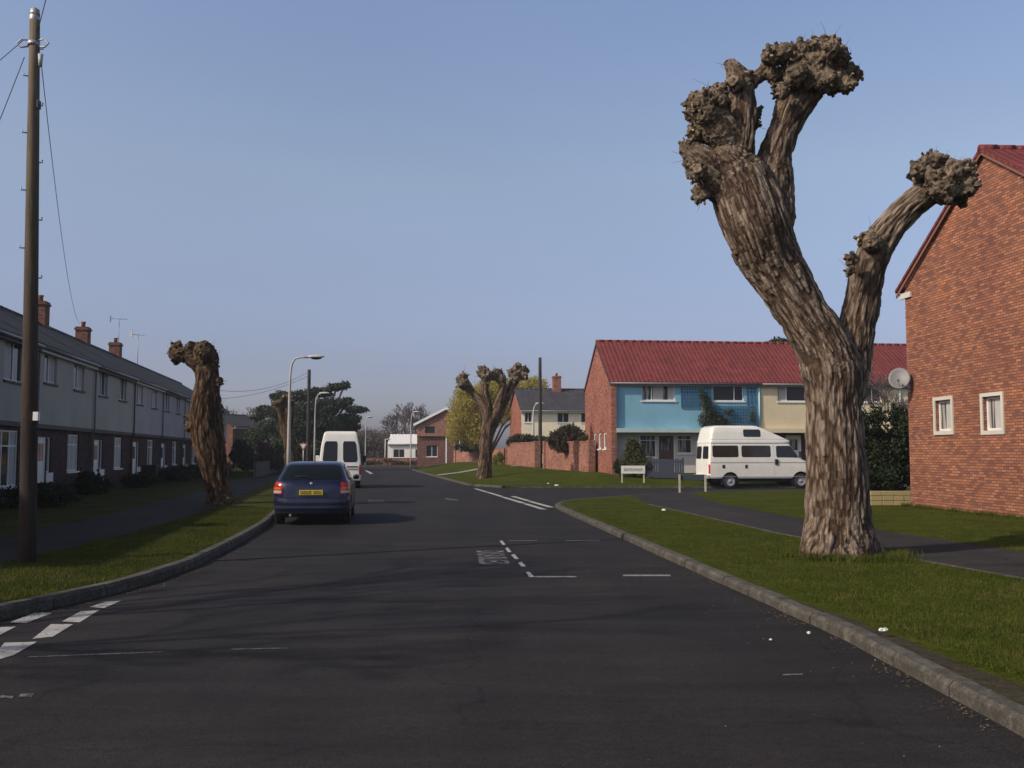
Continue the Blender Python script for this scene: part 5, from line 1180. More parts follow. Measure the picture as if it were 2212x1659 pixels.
# --- white high-roofed van ahead of it
vy = 44.6; vc = P(734, 1052, vy)
van = empty('parked_van', (vc.x, vy, 0), math.atan(.165), 'white high-roofed van with two tall rear windows, parked beyond the blue hatchback', 'van')
V = Body([(.36, .06, 4.6, .90, .12, .4), (.45, .0, 4.7, .945, .14, .45), (1.0, .0, 4.7, .955, .14, .45), (1.12, .02, 4.4, .95, .14, .5), (1.25, .03, 3.9, .945, .14, .5), (1.9, .10, 3.3, .875, .14, .3), (2.0, .12, 3.2, .86, .14, .3), (2.45, .20, 2.8, .765, .12, .3), (2.56, .25, 2.7, .735, .13, .3), (2.62, .34, 2.5, .66, .15, .3)], 7.0)
finish_body(van, V, M['whitecar'], [(.95, .38, .33), (3.8, .38, .33)], hw=.95)
vf = lambda a, z, o: V.rear(a, z, o)
for a0, a1 in ((-.84, -.14), (.14, .84)):
    dr = patch(vf, a0 - .1 if a0 < 0 else .012, -.012 if a0 < 0 else a1 + .1, .52, 2.35, .006, depth=.03).build('rear_door', M['whitecar'], van)
    patch(vf, a0, a1, 1.20, 2.16, .014, round_=.06).build('pane', M['glassvan'] if 'glassvan' in M else M['glass'], dr)
for sg in (-1, 1):
    tl = patch(lambda a, z, o: V.rear(sg * a, z, o), .90, .985, .62, 1.08, .016).build('tail_light', M['redlens'], van)
    patch(lambda a, z, o: V.side(a, z, sg, o), 1.9, 3.2, 1.3, 1.85, .006, round_=.06, shear=(0, -.1)).build('side_window', M['glass'], van)
    patch(lambda a, z, o: V.side(a, z, sg, o), 3.0, 3.65, 1.3, 1.85, .007, shear=(0, -.4)).build('cab_window', M['glass'], van) if False else None
    m = MB(); m.bbox(sg * 1.13 - .09, sg * 1.13 + .09, 3.35, 3.43, 1.2, 1.5, .02); m.tube([(sg * .93, 3.5, 1.3), (sg * 1.08, 3.4, 1.35)], .015, 6); m.build('door_mirror', M['black'] if sg > 0 else M['whitecar'], van)
    for y in (.95, 3.8): wheel(van, sg * .83, y, .32, .2, sg)
m = MB(); m.bbox(-.93, .93, -.09, .02, .36, .50, .02); m.build('bumper', M['vbump'] if 'vbump' in M else M['grey'], van)
m = MB(); m.bbox(-.26, .26, -.035, .0, .74, .85, .006); m.build('number_plate', M['yplate'], van)
m = MB(); m.bbox(-.02, .02, -.04, .0, .9, 1.05, .008); m.build('door_handle', M['black'], van)
m = MB(); m.box(-.8, .8, .3, 4.3, .26, .40); m.build('underbody', M['dark'], van)
m = MB(); m.bbox(.2, .8, -.03, .0, .98, 1.02, .004); m.bbox(.2, .8, -.03, .0, .88, .90, .004); m.build('grille', M['black'], van)

# --- white high-top camper van parked across the side road
kx = px_at(1531, 44.2); khd = math.atan(.15)
camp = empty('camper_van', (kx, 44.25, 0), khd - math.pi / 2, 'white high-top camper van parked side-on in front of the blue house', 'camper van')
# local: y forward, x to its right (towards the photographer); origin at the rear right corner on the ground
K = Body([(.46, .06, 5.25, .93, .10, .4), (.52, .0, 5.32, .965, .12, .45), (.95, -.0, 5.32, .975, .12, .45), (1.05, .0, 5.15, .975, .12, .5), (1.25, .01, 4.75, .97, .12, .5), (1.38, .015, 4.45, .965, .12, .4), (2.0, .06, 3.98, .91, .12, .3), (2.06, .07, 3.95, .90, .12, .3), (2.075, .05, 3.98, .925, .14, .5), (2.16, .06, 4.02, .925, .14, .5), (2.19, .08, 3.98, .91, .14, .5), (2.3, .10, 3.75, .895, .14, .45), (2.60, .16, 3.05, .85, .16, .4), (2.78, .22, 2.66, .80, .2, .4), (2.86, .34, 2.45, .70, .25, .4), (2.88, .5, 2.3, .6, .25, .4)], 5.5)
km = empty('x', (0, 0, 0)); bpy.data.objects.remove(km)
CW = .965
def shift(o): o.location.x -= CW; return o
before = set(bpy.data.objects)
finish_body(camp, K, M['whitecar'], [(1.0, .40, .36), (4.4, .42, .36)], hw=.975)
for sg in (-1, 1):
    sd = lambda a, z, o: K.side(a, z, sg, o)
    patch(sd, .17, 1.40, 1.43, 1.96, .007, round_=.05).build('side_window', M['glassdk'] if 'glassdk' in M else M['glass'], camp)
    patch(sd, 1.55, 2.95, 1.43, 1.96, .007, round_=.05).build('side_window', M['glassdk'] if 'glassdk' in M else M['glass'], camp)
    patch(sd, 3.22, 4.28, 1.42, 1.95, .007, round_=.04, shear=(0, -.36)).build('cab_window', M['glass'], camp)
    patch(sd, 1.68, 2.50, 2.36, 2.70, .010, round_=.05).build('roof_window', M['glass'], camp)
    patch(sd, .05, 5.0, 1.165, 1.20, .005, nz=2, na=24, depth=.01).build('side_stripe', M['stripe'] if 'stripe' in M else M['palepath'], camp)
    patch(sd, .5, 4.9, .54, .555, .006, nz=1, na=24, depth=.01).build('sill_line', M['grey'], camp)
    patch(sd, .1, 3.7, 2.228, 2.24, .005, nz=1, na=24, depth=.01).build('roof_seam', M['grey'], camp)
    patch(sd, 3.10, 3.115, .6, 2.0, .004, nz=6, na=1, depth=.01).build('door_seam', M['grey'], camp)
    for a in (.62, 1.70): patch(sd, a, a + .12, .93, 1.08, .012, na=3, nz=3, depth=.03).build('vent_cover', M['black'], camp)
    m = MB(); m.bbox(sg * 1.0 - .02, sg * 1.0 + .025, 3.14, 3.28, 1.08, 1.34, .015); m.build('door_handle', M['black'], camp)
    m = MB(); m.bbox(sg * 1.18 - .09, sg * 1.18 + .09, 4.25, 4.33, 1.42, 1.7, .02); m.tube([(sg * .95, 4.3, 1.45), (sg * 1.12, 4.3, 1.5)], .015, 6); m.build('door_mirror', M['black'], camp)
    for y in (1.0, 4.4): wheel(camp, sg * .86, y, .335, .2, sg)
for a0, a1 in ((-.84, -.1), (.1, .84)):
    dr = patch(lambda a, z, o: K.rear(a, z, o), a0 - .06, a1 + .06, .62, 2.0, .006).build('rear_door', M['whitecar'], camp)
    patch(lambda a, z, o: K.rear(a, z, o), a0, a1, 1.35, 1.93, .014, round_=.05).build('pane', M['glass'], dr)
patch(lambda a, z, o: K.front(a, z, o), -.9, .9, 1.42, 1.96, .006, round_=.05).build('windscreen', M['glass'], camp)
m = MB(); m.bbox(-.97, .97, -.12, .03, .46, .62, .02); m.build('bumper', M['grey'], camp)
for sg in (-1, 1): patch(lambda a, z, o: K.rear(sg * a, z, o), .88, .99, .68, 1.1, .01).build('tail_light', M['redlens'], camp)
m = MB(); m.box(-.85, .85, .2, 4.9, .30, .50); m.build('underbody', M['dark'], camp)
for o in set(bpy.data.objects) - before:
    if o.parent == camp: shift(o)

# ------------------------------------------------------------------ poles, lamps, wires, signs
def telegraph(u, vb, Y, vtop, rb, rt, label, z0=.1, lean=0.0, steps=True, plate=False, gr='telegraph poles'):
    b = P(u, vb, Y); b.z = z0; top = P(u, vtop, Y).z - z0
    e = empty('telegraph_pole', b, 0, label, 'pole', gr); n = 10
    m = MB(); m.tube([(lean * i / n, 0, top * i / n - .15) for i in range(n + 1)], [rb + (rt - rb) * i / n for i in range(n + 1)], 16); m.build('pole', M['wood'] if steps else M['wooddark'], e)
    if steps:
        for k in range(9):
            h = top * (.50 + .052 * k) ; a = 0.5 + (k % 2) * math.pi; r_ = rb + (rt - rb) * h / top; x = lean * h / top
            s = MB(); s.tube([(x + math.cos(a) * r_ * .6, math.sin(a) * r_ * .6 - .02, h), (x + math.cos(a) * (r_ + .06), math.sin(a) * r_ - .03, h), (x + math.cos(a) * (r_ + .06), math.sin(a) * r_ - .03, h + .04)], .010, 6); s.build('step_bolt', M['metal'], e)
        c = MB(); ht = top - .55
        for sgn in (-1, 1):
            c.tube([(lean + sgn * rt * .7, -.02, ht), (lean + sgn * (rt + .09), -.03, ht + .02), (lean + sgn * (rt + .16), -.03, ht - .04), (lean + sgn * (rt + .10), -.03, ht - .10), (lean + sgn * rt * .8, -.02, ht - .08)], .012, 6)
        c.lathe((lean, 0, ht - .07), [(rt + .004, 0), (rt + .014, 0), (rt + .014, .06), (rt + .004, .06)], 16); c.build('cable_bracket', M['metal'], e)
        c = MB(); c.lathe((lean, 0, top - .15), [(rt * 1.01, -.1), (rt * 1.06, -.08), (rt * .9, .06), (0, .1)], 16); c.build('cap', M['metal'], e)
        i_ = MB(); i_.tube([(lean + rt + .05, -.03, ht - .2), (lean + rt + .05, -.03, ht - .38)], [.035, .025], 10); i_.build('insulator', M['grey'], e)
        b_ = MB(); b_.bbox(lean + rt - .01, lean + rt + .05, -.05, .04, ht - .98, ht - .86, .008); b_.build('junction_box', M['black'], e)
    if plate:
        zpl = P(u, 900, Y).z - z0; m = MB(); m.bbox(rb * .55, rb + .02, -rb - .015, -rb * .6, zpl - .06, zpl + .06, .006); m.build('notice_plate', M['white'], e)
    return e, b + Vector((lean, 0, top))
tp1, top1 = telegraph(59, 1232, 13.4, 8, .118, .068, 'tall telegraph pole with step bolts on the left verge, nearest the camera', lean=(P(76, 10, 13.4).x - P(59, 1232, 13.4).x), plate=True)
# the photo shows it leaning a little to the right at the top
tp1.rotation_euler = (0, R(0.0), 0)
tp2, top2 = telegraph(665, 1000, 72, 794, .16, .12, 'far dark telegraph pole rising behind the curved lamp post', steps=False)
tp3, top3 = telegraph(1167, 1008, 72, 768, .15, .115, 'dark telegraph pole standing in the gap of the garden walls', z0=zright(2.1, 72), steps=False)
def wire(p, q, sag, r, label, gr='overhead telephone wires'):
    p, q = Vector(p), Vector(q); m = MB(); n = 14
    m.tube([(q - p) * (i / n) + Vector((0, 0, -sag * 4 * (i / n) * (1 - i / n))) for i in range(n + 1)], r, 5)
    return tag(m.build('telephone_wire', M['black'], None, p), label, 'wire', gr)
wt = top1 + Vector((0, -.05, -.55))
q = P(174, 700, 43.6); wire(wt + Vector((.12, 0, -.2)), q, .9, .006, 'telephone wire dropping from the near pole to the roof of the second terraced house')
q = P(-420, 420, 14.5); wire(wt + Vector((-.12, 0, 0)), q, .15, .006, 'upper of the two wires leaving the near pole towards the left edge')
q = P(-180, 640, 15); wire(wt + Vector((-.10, 0, -.25)), q, .2, .006, 'lower of the two wires leaving the near pole towards the left edge')
q = P(130, -120, 11); wire(top1 + Vector((.05, 0, -.4)), q, .0, .006, 'wire rising from the top of the near pole out of the picture')
wire(top2 + Vector((0, 0, -.3)), P(440, 838, 60), .7, .012, 'upper faint wire running left from the far telegraph pole')
wire(top2 + Vector((0, 0, -.6)), P(430, 862, 66), .5, .012, 'lower faint wire running left from the far telegraph pole')
def street_lamp(u, Y, h, label, arm=(1, 0), al=1.15, z0=.1, mat='concrete', rb=.11, gr='street lamps', vb=1010, curved=True):
    b = P(u, vb, Y); b.z = z0; e = empty('street_lamp', b, 0, label, 'street lamp', gr); ax, ay = arm; h -= z0
    if curved:
        pts = [(0, 0, -.1), (0, 0, h * .3), (0, 0, h * .7), (0.02 * ax, 0, h * .86), (.08 * ax, 0, h - .30), (.22 * ax, .22 * ay, h - .06), (.45 * ax, .45 * ay, h), (al * .75 * ax, al * .75 * ay, h + .01)]
        rad = [rb, rb * .9, rb * .62, rb * .5, .05, .045, .042, .04]
    else:
        pts = [(0, 0, -.1), (0, 0, h * .5), (0, 0, h)]; rad = [rb, rb * .8, rb * .6]
    m = MB(); m.tube(pts, rad, 12); m.build('post', M[mat], e)
    hx, hy = (al * .75 * ax, al * .75 * ay) if curved else (0, 0)
    bm = bmesh.new(); bmesh.ops.create_icosphere(bm, subdivisions=3, radius=1)
    for v in bm.verts:
        x, y, z = v.co; v.co = Vector((hx + (.30 * ax) + x * .40, hy + y * .13, h + (.03 + z * (.10 if z > 0 else .05))))
    m = MB(); m.addbm(bm, True); bm.free(); hd = m.build('lamp_head', M['grey'], e)
    m = MB(); m.ball((hx + .32 * ax, hy, h - .0), 1, 2, .28, .09, .10); m.build('lamp_glass', M['clearglass'] if 'clearglass' in M else M['glass'], hd)
    return e
street_lamp(623, 44, 5.95, 'tall street lamp with an arm curving right above the parked cars', rb=.095)
street_lamp(679, 70, 5.9, 'pale lamp post with a short head in front of the dark pine', al=.45, rb=.08)
street_lamp(789, 118, 6.0, 'thin distant lamp post just right of the white van', al=.3, rb=.08)
street_lamp(887, 102, 5.9, 'distant lamp post in front of the far white house, right of the road', al=.3, rb=.08, z0=.1)
street_lamp(1152, 88 - 4.5, 5.85, 'lamp post behind the garden wall in front of the cream house', al=.35, rb=.14, z0=.6)
m_post = street_lamp(832, 128, 3.4, 'short distant post on the far grass left of the white house', curved=False, rb=.12)
# warning sign on its post between the lamp posts
sg_ = empty('road_sign', Vector((P(655, 1000, 58).x, 58, .1)), 0, 'small faded triangular road sign on a thin post between the two lamp posts', 'road sign')
m = MB(); m.tube([(0, 0, 0), (0, 0, 2.15)], .035, 8); m.build('post', M['metal'], sg_)
m = MB(); zc = 1.95; tri = lambda s, y: [(-s, y, zc + s * .58), (s, y, zc + s * .58), (0, y, zc - s * 1.15)]
m.add(tri(.25, -.05) + tri(.25, -.04), [(0, 1, 2), (3, 5, 4), (0, 3, 4, 1), (1, 4, 5, 2), (2, 5, 3, 0)]); sp = m.build('sign_plate', M['redpaint'] if 'redpaint' in M else M['redlens'], sg_)
m = MB(); m.add(tri(.15, -.054) + tri(.15, -.051), [(0, 1, 2), (3, 5, 4), (0, 3, 4, 1), (1, 4, 5, 2), (2, 5, 3, 0)]); m.build('sign_face', M['white'], sp)
# street name plates on two legs each
def nameplate(u0, u1, vt, vm, vb, Y, label, z0, facing=True):
    a = P(u0, vb, Y); b = P(u1, vb, Y); w = b.x - a.x; zt = P(u0, vt, Y).z - z0; zm = P(u0, vm, Y).z - z0
    e = empty('street_name_sign', ((a.x + b.x) / 2, Y, z0), R(3), label, 'street sign', 'low street name signs'); hw = w / 2
    for s in (-1, 1):
        m = MB(); m.bbox(s * (hw - .05) - .035, s * (hw - .05) + .035, -.03 + .05, .03 + .05, -.1, zt - (.0 if not facing else .03), .006); m.build('post', M['signpost'], e)
    m = MB(); yy = (-.012, .018) if facing else (.085, .11); m.bbox(-hw, hw, yy[0], yy[1], zm, zt, .006); pl = m.build('name_board', M['white'] if facing else M['signback_shade'], e)
    if facing:
        m = MB(); x = -hw + .14; rr = random.Random(2)   # lettering too small to read: a row of small dark strokes
        while x < hw - .14:
            k = rr.choice((.02, .03, .036)); m.box(x, x + .010, -.0145, -.012, zm + .11, zt - .11); m.box(x + k, x + k + .008, -.0145, -.012, zm + .11, zt - .11 - rr.choice((0, .03))); m.box(x + .01, x + k, -.0145, -.012, (zm + zt) / 2 - .006, (zm + zt) / 2 + .006)
            x += k + .032
        m.build('lettering', M['black'], pl)
    return e
M['signpost'] = simple('cream_sign_post', (0.45, 0.43, 0.33), 0.7); M['signback_shade'] = simple('shaded_sign_back', (0.045, 0.06, 0.07), 0.7)  # sign back coloured dark to stand for the shade on it
nameplate(1342, 1394, 1006, 1023, 1050, 47.5, 'white street name sign seen from the front on the lawn before the blue house', zright(5.3, 47.5))
nameplate(1466, 1528, 1025, 1038, 1066, 39.0, 'shade-coloured street name sign seen from behind beside the camper van', .115, facing=False)

# ------------------------------------------------------------------ foliage
def foliage(blobs, n, size, seed, shell=.35, squash=1.0):
    """leaf quads spread through a set of ellipsoids (c, rx, ry, rz)"""
    rs = np.random.RandomState(seed); vol = np.array([b[1] * b[2] * b[3] for b in blobs]) ** .7; k = rs.choice(len(blobs), n, p=vol / vol.sum())
    c = np.array([tuple(b[0]) for b in blobs])[k]; r = np.array([b[1:4] for b in blobs])[k]
    d = rs.randn(n, 3); d /= np.linalg.norm(d, axis=1)[:, None]; rad = (1 - shell * rs.rand(n) ** 1.2) * (1 + .10 * rs.randn(n))
    clump = 1 + .14 * np.sin(d[:, 0] * 7 + k) * np.sin(d[:, 2] * 6 + k * 2) + .1 * np.sin(d[:, 1] * 11 + k)
    p = c + d * r * (rad * clump)[:, None]
    u = rs.randn(n, 3); u /= np.linalg.norm(u, axis=1)[:, None]; w = np.cross(u, rs.randn(n, 3)); w /= np.linalg.norm(w, axis=1)[:, None]
    s = size * (.5 + rs.rand(n)); u *= s[:, None]; w *= (s * .6 * squash)[:, None]
    V = np.zeros((n * 4, 3)); V[0::4] = p - u; V[1::4] = p - w * .9 + u * .1; V[2::4] = p + u; V[3::4] = p + w * .9 - u * .1
    return V
def plant(name, label, cat, base, blobs, n, size, mat, seed, stem=True, group=None, shell=.45, part='foliage', stems=None, stemr=.04):
    base = Vector(base); e = empty(name, base, 0, label, cat, group); V = foliage(blobs, n, size, seed, shell) - np.array(base)
    np_mesh(part, V, 4, M[mat], None, e)
    if stem:
        m = MB(); rr = random.Random(seed)
        for b in blobs[:14]:
            c = Vector(b[0]) - base; mid = Vector((c.x * .35, c.y * .35, c.z * .5)); m.tube([(rr.uniform(-.05, .05), rr.uniform(-.05, .05), -.1), mid, c], [stemr, stemr * .8, stemr * .35], 7)
        m.build('stem' if cat != 'tree' else 'trunk', M['bark2s'] if 'bark2s' in M else M['twig'], e)
    return e
def eb(u, v, Y, ru, rv, ry=None):
    k = Y / FPX; return (P(u, v, Y), ru * k, (ry if ry else ru * k), rv * k)
# big dark pine
Yp = 92
bl = [eb(*a) for a in [(610, 858, Yp, 26, 13), (650, 856, Yp + 1, 32, 12), (690, 848, Yp, 30, 11), (728, 836, Yp, 24, 8), (745, 832, Yp - .5, 12, 8), (575, 888, Yp, 24, 12), (556, 902, Yp, 16, 8), (610, 890, Yp - 1, 34, 20), (655, 890, Yp - 1.5, 36, 22), (700, 880, Yp - 1, 34, 20), (735, 872, Yp, 22, 12), (752, 866, Yp, 12, 8), (770, 885, Yp, 26, 8), (752, 905, Yp, 28, 12), (700, 915, Yp - 1, 44, 22), (640, 925, Yp - 2, 44, 24), (590, 925, Yp - 1, 34, 22), (560, 940, Yp, 26, 20), (545, 960, Yp, 22, 18), (750, 922, Yp + 1, 28, 14), (620, 960, Yp - 2, 50, 24), (690, 955, Yp - 1, 50, 26), (580, 975, Yp - 1, 34, 22), (665, 985, Yp - 3, 60, 18), (740, 955, Yp, 30, 24)]]
plant('pine_tree', 'large dark spreading pine behind the white van', 'tree', (P(680, 1000, Yp).x, Yp, .1), bl, 90000, .11, 'conifer', 3, group=None, shell=.6, stemr=.22)
# yellow weeping tree
Yw = 96
bl = [eb(*a) for a in [(1005, 872, Yw, 34, 22, 3), (990, 905, Yw, 28, 30, 3), (1020, 905, Yw, 36, 36, 3), (985, 935, Yw, 22, 24, 3), (1030, 940, Yw, 34, 26, 3), (1000, 850, Yw, 20, 14, 2), (1040, 860, Yw + 1, 36, 34, 3), (1075, 838, Yw + 1, 40, 26, 3), (1120, 840, Yw + 1, 36, 26, 3), (1155, 838, Yw + 1, 28, 26, 3), (1170, 850, Yw + 1, 18, 18, 2.5), (1085, 885, Yw + 1, 34, 34, 3)]]
plant('weeping_willow', 'yellow-green spring tree behind the slim pollard, right of the far brick house', 'tree', (P(1045, 990, Yw).x, Yw, .4), bl, 60000, .085, 'willow', 5, shell=.85, stemr=.12)
# garden shrubs behind the walls
def shr(label, blobs, n, size, mat, seed, name='garden_shrub', cat='shrub', z0=.55, **kw):
    c = blobs[0][0]; return plant(name, label, cat, (c.x, c.y, z0), blobs, n, size, mat, seed, **kw)
SG = 'shrubs in the gardens'
shr('large dark bush spilling over the garden wall next to the blue house gable', [eb(1225, 945, 61, 30, 22), eb(1205, 950, 61.5, 24, 22), eb(1250, 950, 60, 24, 20), eb(1230, 930, 61, 24, 12), eb(1215, 965, 59.5, 16, 14)], 9000, .07, 'bushdark', 21, group=SG)
shr('pale green low shrub between the dark bush and the blue house gable', [eb(1262, 955, 58.5, 14, 14), eb(1272, 948, 58.5, 10, 10)], 2500, .05, 'shrub', 22, group=SG)
shr('dark rounded shrub peeping over the left run of the garden wall', [eb(1122, 950, 78, 22, 12), eb(1140, 948, 77, 16, 10), eb(1108, 955, 79, 14, 10)], 3600, .09, 'bushdark', 23, group=SG)
shr('thin flat-topped shrub touching the dark telegraph pole behind the wall', [eb(1166, 948, 76, 18, 6), eb(1178, 952, 75, 14, 6)], 1600, .08, 'bushdark', 24, group=SG)
shr('yellow-green bush at the left end of the garden wall', [eb(1080, 988, 76, 9, 12), eb(1072, 992, 77, 8, 10)], 1500, .06, 'willow2' if 'willow2' in M else 'shrub', 25, group=SG, z0=.6)
shr('dark hedge under the yellow tree by the far brown wall', [eb(1015, 966, 108, 26, 10), eb(1045, 962, 107, 22, 10)], 3000, .12, 'hedge', 26, group=SG, z0=.3)
shr('conical green bush in front of the blue house, left of the dark fence', [eb(1370, 985, 50.2, 22, 26), eb(1366, 962, 50.2, 14, 16), (P(1380, 1004, 50), .75, .7, .5), eb(1352, 1003, 50, 14, 18)], 9000, .055, 'shrub', 27, group=SG, z0=.5)
shr('small dark shrub hugging the foot of the blue house gable', [eb(1335, 1008, 50.6, 10, 14), eb(1345, 1012, 50.3, 10, 12)], 2500, .05, 'hedge', 28, group=SG, z0=.45)
shr('climbing plant spreading between the trellises on the blue house', [(Vector((bx + ux.x * a, by + ux.y * a - .22, z)), w, .14, h) for a, z, w, h in ((4.75, 4.75, .22, .3), (4.95, 4.35, .3, .35), (5.1, 3.9, .38, .4), (5.35, 3.5, .5, .35), (5.8, 3.35, .5, .25), (6.2, 3.85, .3, .15), (4.75, 3.4, .25, .4), (7.5, 3.55, .12, .4))], 3000, .045, 'ivy', 29, name='climbing_plant', cat='plant', group=None, z0=.55)
# dark conifer hedge beside the brick house
hb = []
rr = random.Random(5)
for i in range(34):
    x = rr.uniform(10.1, 12.3); y = rr.uniform(29.3, 30.8); z = rr.uniform(.5, 2.5); hb.append((Vector((x, y, z)), .38, .38, .42))
for x in (10.2, 10.7, 11.2, 11.8, 12.3): hb.append((Vector((x, 29.8, 2.6 + rr.uniform(-.1, .25))), .28, .3, .35))
plant('conifer_hedge', 'tall dark green hedge squeezed between the big willow and the orange brick house', 'hedge', (11.2, 29.8, .1), hb, 30000, .055, 'hedge', 31, group=None, shell=.7, stemr=.05)
# bare shrub behind it against the red roof
def bare_tree(name, label, base, h, spread, seed, mat='twig', levels=5, r0=.12, group=None, cat='tree', leanv=(0, 0), trunk_frac=.25, minr=.010, kids_=(2, 4)):
    rr = random.Random(seed); e = empty(name, base, 0, label, cat, group); tr = MB(); cr = MB()
    def grow(p, d, L, r, lv):
        q = p + d * L * .5 + Vector((rr.gauss(0, .04), rr.gauss(0, .04), 0)) * L; s = q + (d + Vector((rr.gauss(0, .12), rr.gauss(0, .12), rr.gauss(0, .05)))).normalized() * L * .5
        (tr if lv >= levels - 1 else cr).tube([p, q, s], [r, r * .85, r * .7], 6 if lv > 2 else 4, False)
        if lv <= 0: return
        for k in range(rr.randint(*kids_)):
            a = rr.uniform(0, 6.28); t = rr.uniform(.25, .65) * spread
            n = (d + Vector((math.cos(a) * t, math.sin(a) * t, rr.uniform(-.05, .25)))).normalized(); st = p + (s - p) * rr.uniform(.55, 1.0)
            grow(st if k else s, n, L * rr.uniform(.62, .82), max(minr, r * .62), lv - 1)
    grow(Vector((0, 0, -.1)), Vector((leanv[0], leanv[1], 1)).normalized(), h * trunk_frac, r0, levels)
    tr.build('trunk', M['twig'], e); cr.build('crown', M[mat], e); return e
bare_tree('bare_shrub', 'leafless shrub standing before the cream house, above the dark hedge', (17.6, 46, .1), 6.4, 1.2, 8, levels=6, r0=.07, cat='shrub', trunk_frac=.3, minr=.012)
bare_tree('bare_tree', 'grey leafless tree beyond the far white house', (P(885, 1000, 150).x, 150, .1), 13.0, 1.15, 12, levels=6, r0=.25, trunk_frac=.27, minr=.035, group='bare trees in the distance')
bare_tree('bare_tree', 'small leafless tree left of the far brick house roof', (P(862, 1000, 165).x, 165, .1), 11.0, 1.2, 14, levels=6, r0=.2, trunk_frac=.27, minr=.035, group='bare trees in the distance')
bare_tree('bare_tree', 'leafless tree rising behind the gnarled pollard and the distant brick house', (P(520, 1000, 112).x, 112, .1), 8.6, 1.1, 15, levels=6, r0=.2, trunk_frac=.27, minr=.03, group='bare trees in the distance')
# evergreen behind the red roof
plant('evergreen_tree', 'dark evergreen treetop showing above the red roof left of the big willow', 'tree', (P(1690, 800, 66).x, 66, .5), [eb(1685, 745, 66, 34, 14), eb(1665, 755, 66, 30, 16), eb(1700, 790, 66, 50, 40), eb(1690, 870, 66, 50, 60)], 9000, .12, 'conifer', 41, shell=.6, stemr=.15)
# far wood along the skyline (reads as one mass)
rs_ = random.Random(3); wb = []
for i in range(70): wb.append((Vector((-27 + i * .17, 150 + rs_.uniform(-3, 3), rs_.uniform(.8, 4.2))), 1.3, 2, 1.2))
np_mesh('wood', foliage(wb, 26000, .2, 14, .9, .5), 4, M['wood2'], 'stuff')
wb = []
for i in range(120):
    x = -82 + i * .62; wb.append((Vector((x, 178 + rs_.uniform(-5, 5), rs_.uniform(1.5, 4.2))), 2.2, 3, 2.4 + rs_.uniform(0, .8)))
np_mesh('wood', foliage(wb, 42000, .28, 4, .8, .5), 4, M['wood2'], 'stuff')
wb = []
for i in range(60): wb.append((Vector((-34 + i * .42, 128 + rs_.uniform(-1.5, 1.5), rs_.uniform(.8, 2.1) * (1 if i < 18 else .35))), 1.0, 1.2, .9 if i < 18 else .35))
np_mesh('hedgerow', foliage(wb, 9000, .14, 6, .8), 4, M['bushdark'], 'stuff')
# gardens of the left terrace: hedges, bushes and a fence in the shade
LG = 'bushes in the left gardens'
for i, (Yf, out, w, h, mt, lb) in enumerate([
    (35.3, 1.0, 1.0, .85, 'hedge', 'rounded dark bush beneath the net-curtained window of the left terrace'), (30.2, .8, .7, .5, 'hedge', 'low dark bush at the foot of the near telegraph pole side wall'),
    (27.0, 1.4, 1.6, .7, 'hedge', 'wide low bush at the far left below the large window'), (42.5, 1.2, 1.2, .6, 'bushdark', 'brown-green bush right of the second white door'),
    (47.8, 1.2, 1.5, .8, 'hedge', 'dark bush before the lilac grey terraced house'), (54, 1.6, 2.0, .8, 'bushdark', 'straggly brown bush before the blue drainpipe'), (61, 1.8, 2.2, 1.0, 'hedge', 'dark bush left of the gnarled pollard trunk')]):
    c = fac(Yf, out, 0); bs = [(c + Vector((random.uniform(-.4, .4) * w, random.uniform(-.5, .5) * w, .1 + h * random.uniform(.35, .75))), w * .45, w * .5, h * .42) for _ in range(5)]
    plant('garden_bush', lb, 'bush', (c.x, c.y, .1), bs, 3500, .05, mt, 50 + i, group=LG, stemr=.02)
for i, (u, v, Y, ru, rv, mt, lb) in enumerate([
    (525, 975, 80, 30, 22, 'hedge', 'dark hedge behind the gnarled pollard, right of its trunk'), (578, 975, 76, 22, 16, 'purple', 'purple-leaved bush left of the distant pollard'), (560, 1000, 70, 46, 14, 'hedge', 'long dark hedge behind the blue hatchback'),
    (610, 985, 74, 34, 26, 'hedge', 'tall dark bush at the foot of the distant pollard'), (655, 990, 80, 34, 26, 'hedge', 'dark bush behind the faded road sign'), (700, 985, 84, 34, 30, 'conifer', 'dark evergreen bush left of the white van roof'), (770, 980, 110, 18, 24, 'conifer', 'dark bush on the far side right of the white van')]):
    b0 = P(u, 1012, Y); plant('garden_hedge', lb, 'bush', (b0.x, b0.y, .1), [eb(u + random.uniform(-.6, .6) * ru, v + random.uniform(-.5, .6) * rv, Y, ru * .5, rv * .7) for _ in range(7)], 6000, .10, mt, 70 + i, group='hedges at the bend of the left verge', shell=.7)
def fence(p, q, h, label, mat, n, name='garden_fence', post=True, th=.02, gap=.012):
    p, q = Vector(p), Vector(q); d = q - p; L = math.hypot(d.x, d.y); e = empty(name, p, math.atan2(d.y, d.x), label, 'fence'); m = MB()
    for i in range(n):
        a, b = L * i / n + gap / 2, L * (i + 1) / n - gap / 2; zz = d.z * i / n; m.box(a, b, -th / 2, th / 2, zz + .04, zz + h + .012 * math.sin(i * 1.7))
    m.build('boards', M[mat], e); r_ = MB()
    for z in (.25, h - .2): r_.box(0, L, th / 2 + .001, th / 2 + .04, z, z + .07)
    r_.build('rail', M[mat], e)
    for k in range(int(L / 1.8) + 1):
        x = min(L - .05, k * 1.8); s = MB(); s.box(x, x + .09, th / 2 + .042, th / 2 + .13, -.1, h + .06); s.build('post', M[mat], e)
    return e
fence((P(1396, 1020, 49.6).x, 49.6, zright(7, 49.6)), (P(1478, 1020, 49.2).x, 49.2, zright(9, 49.2)), 1.0, 'dark slate-blue board fence in front of the blue house, behind the camper van', 'fencedark', 16)
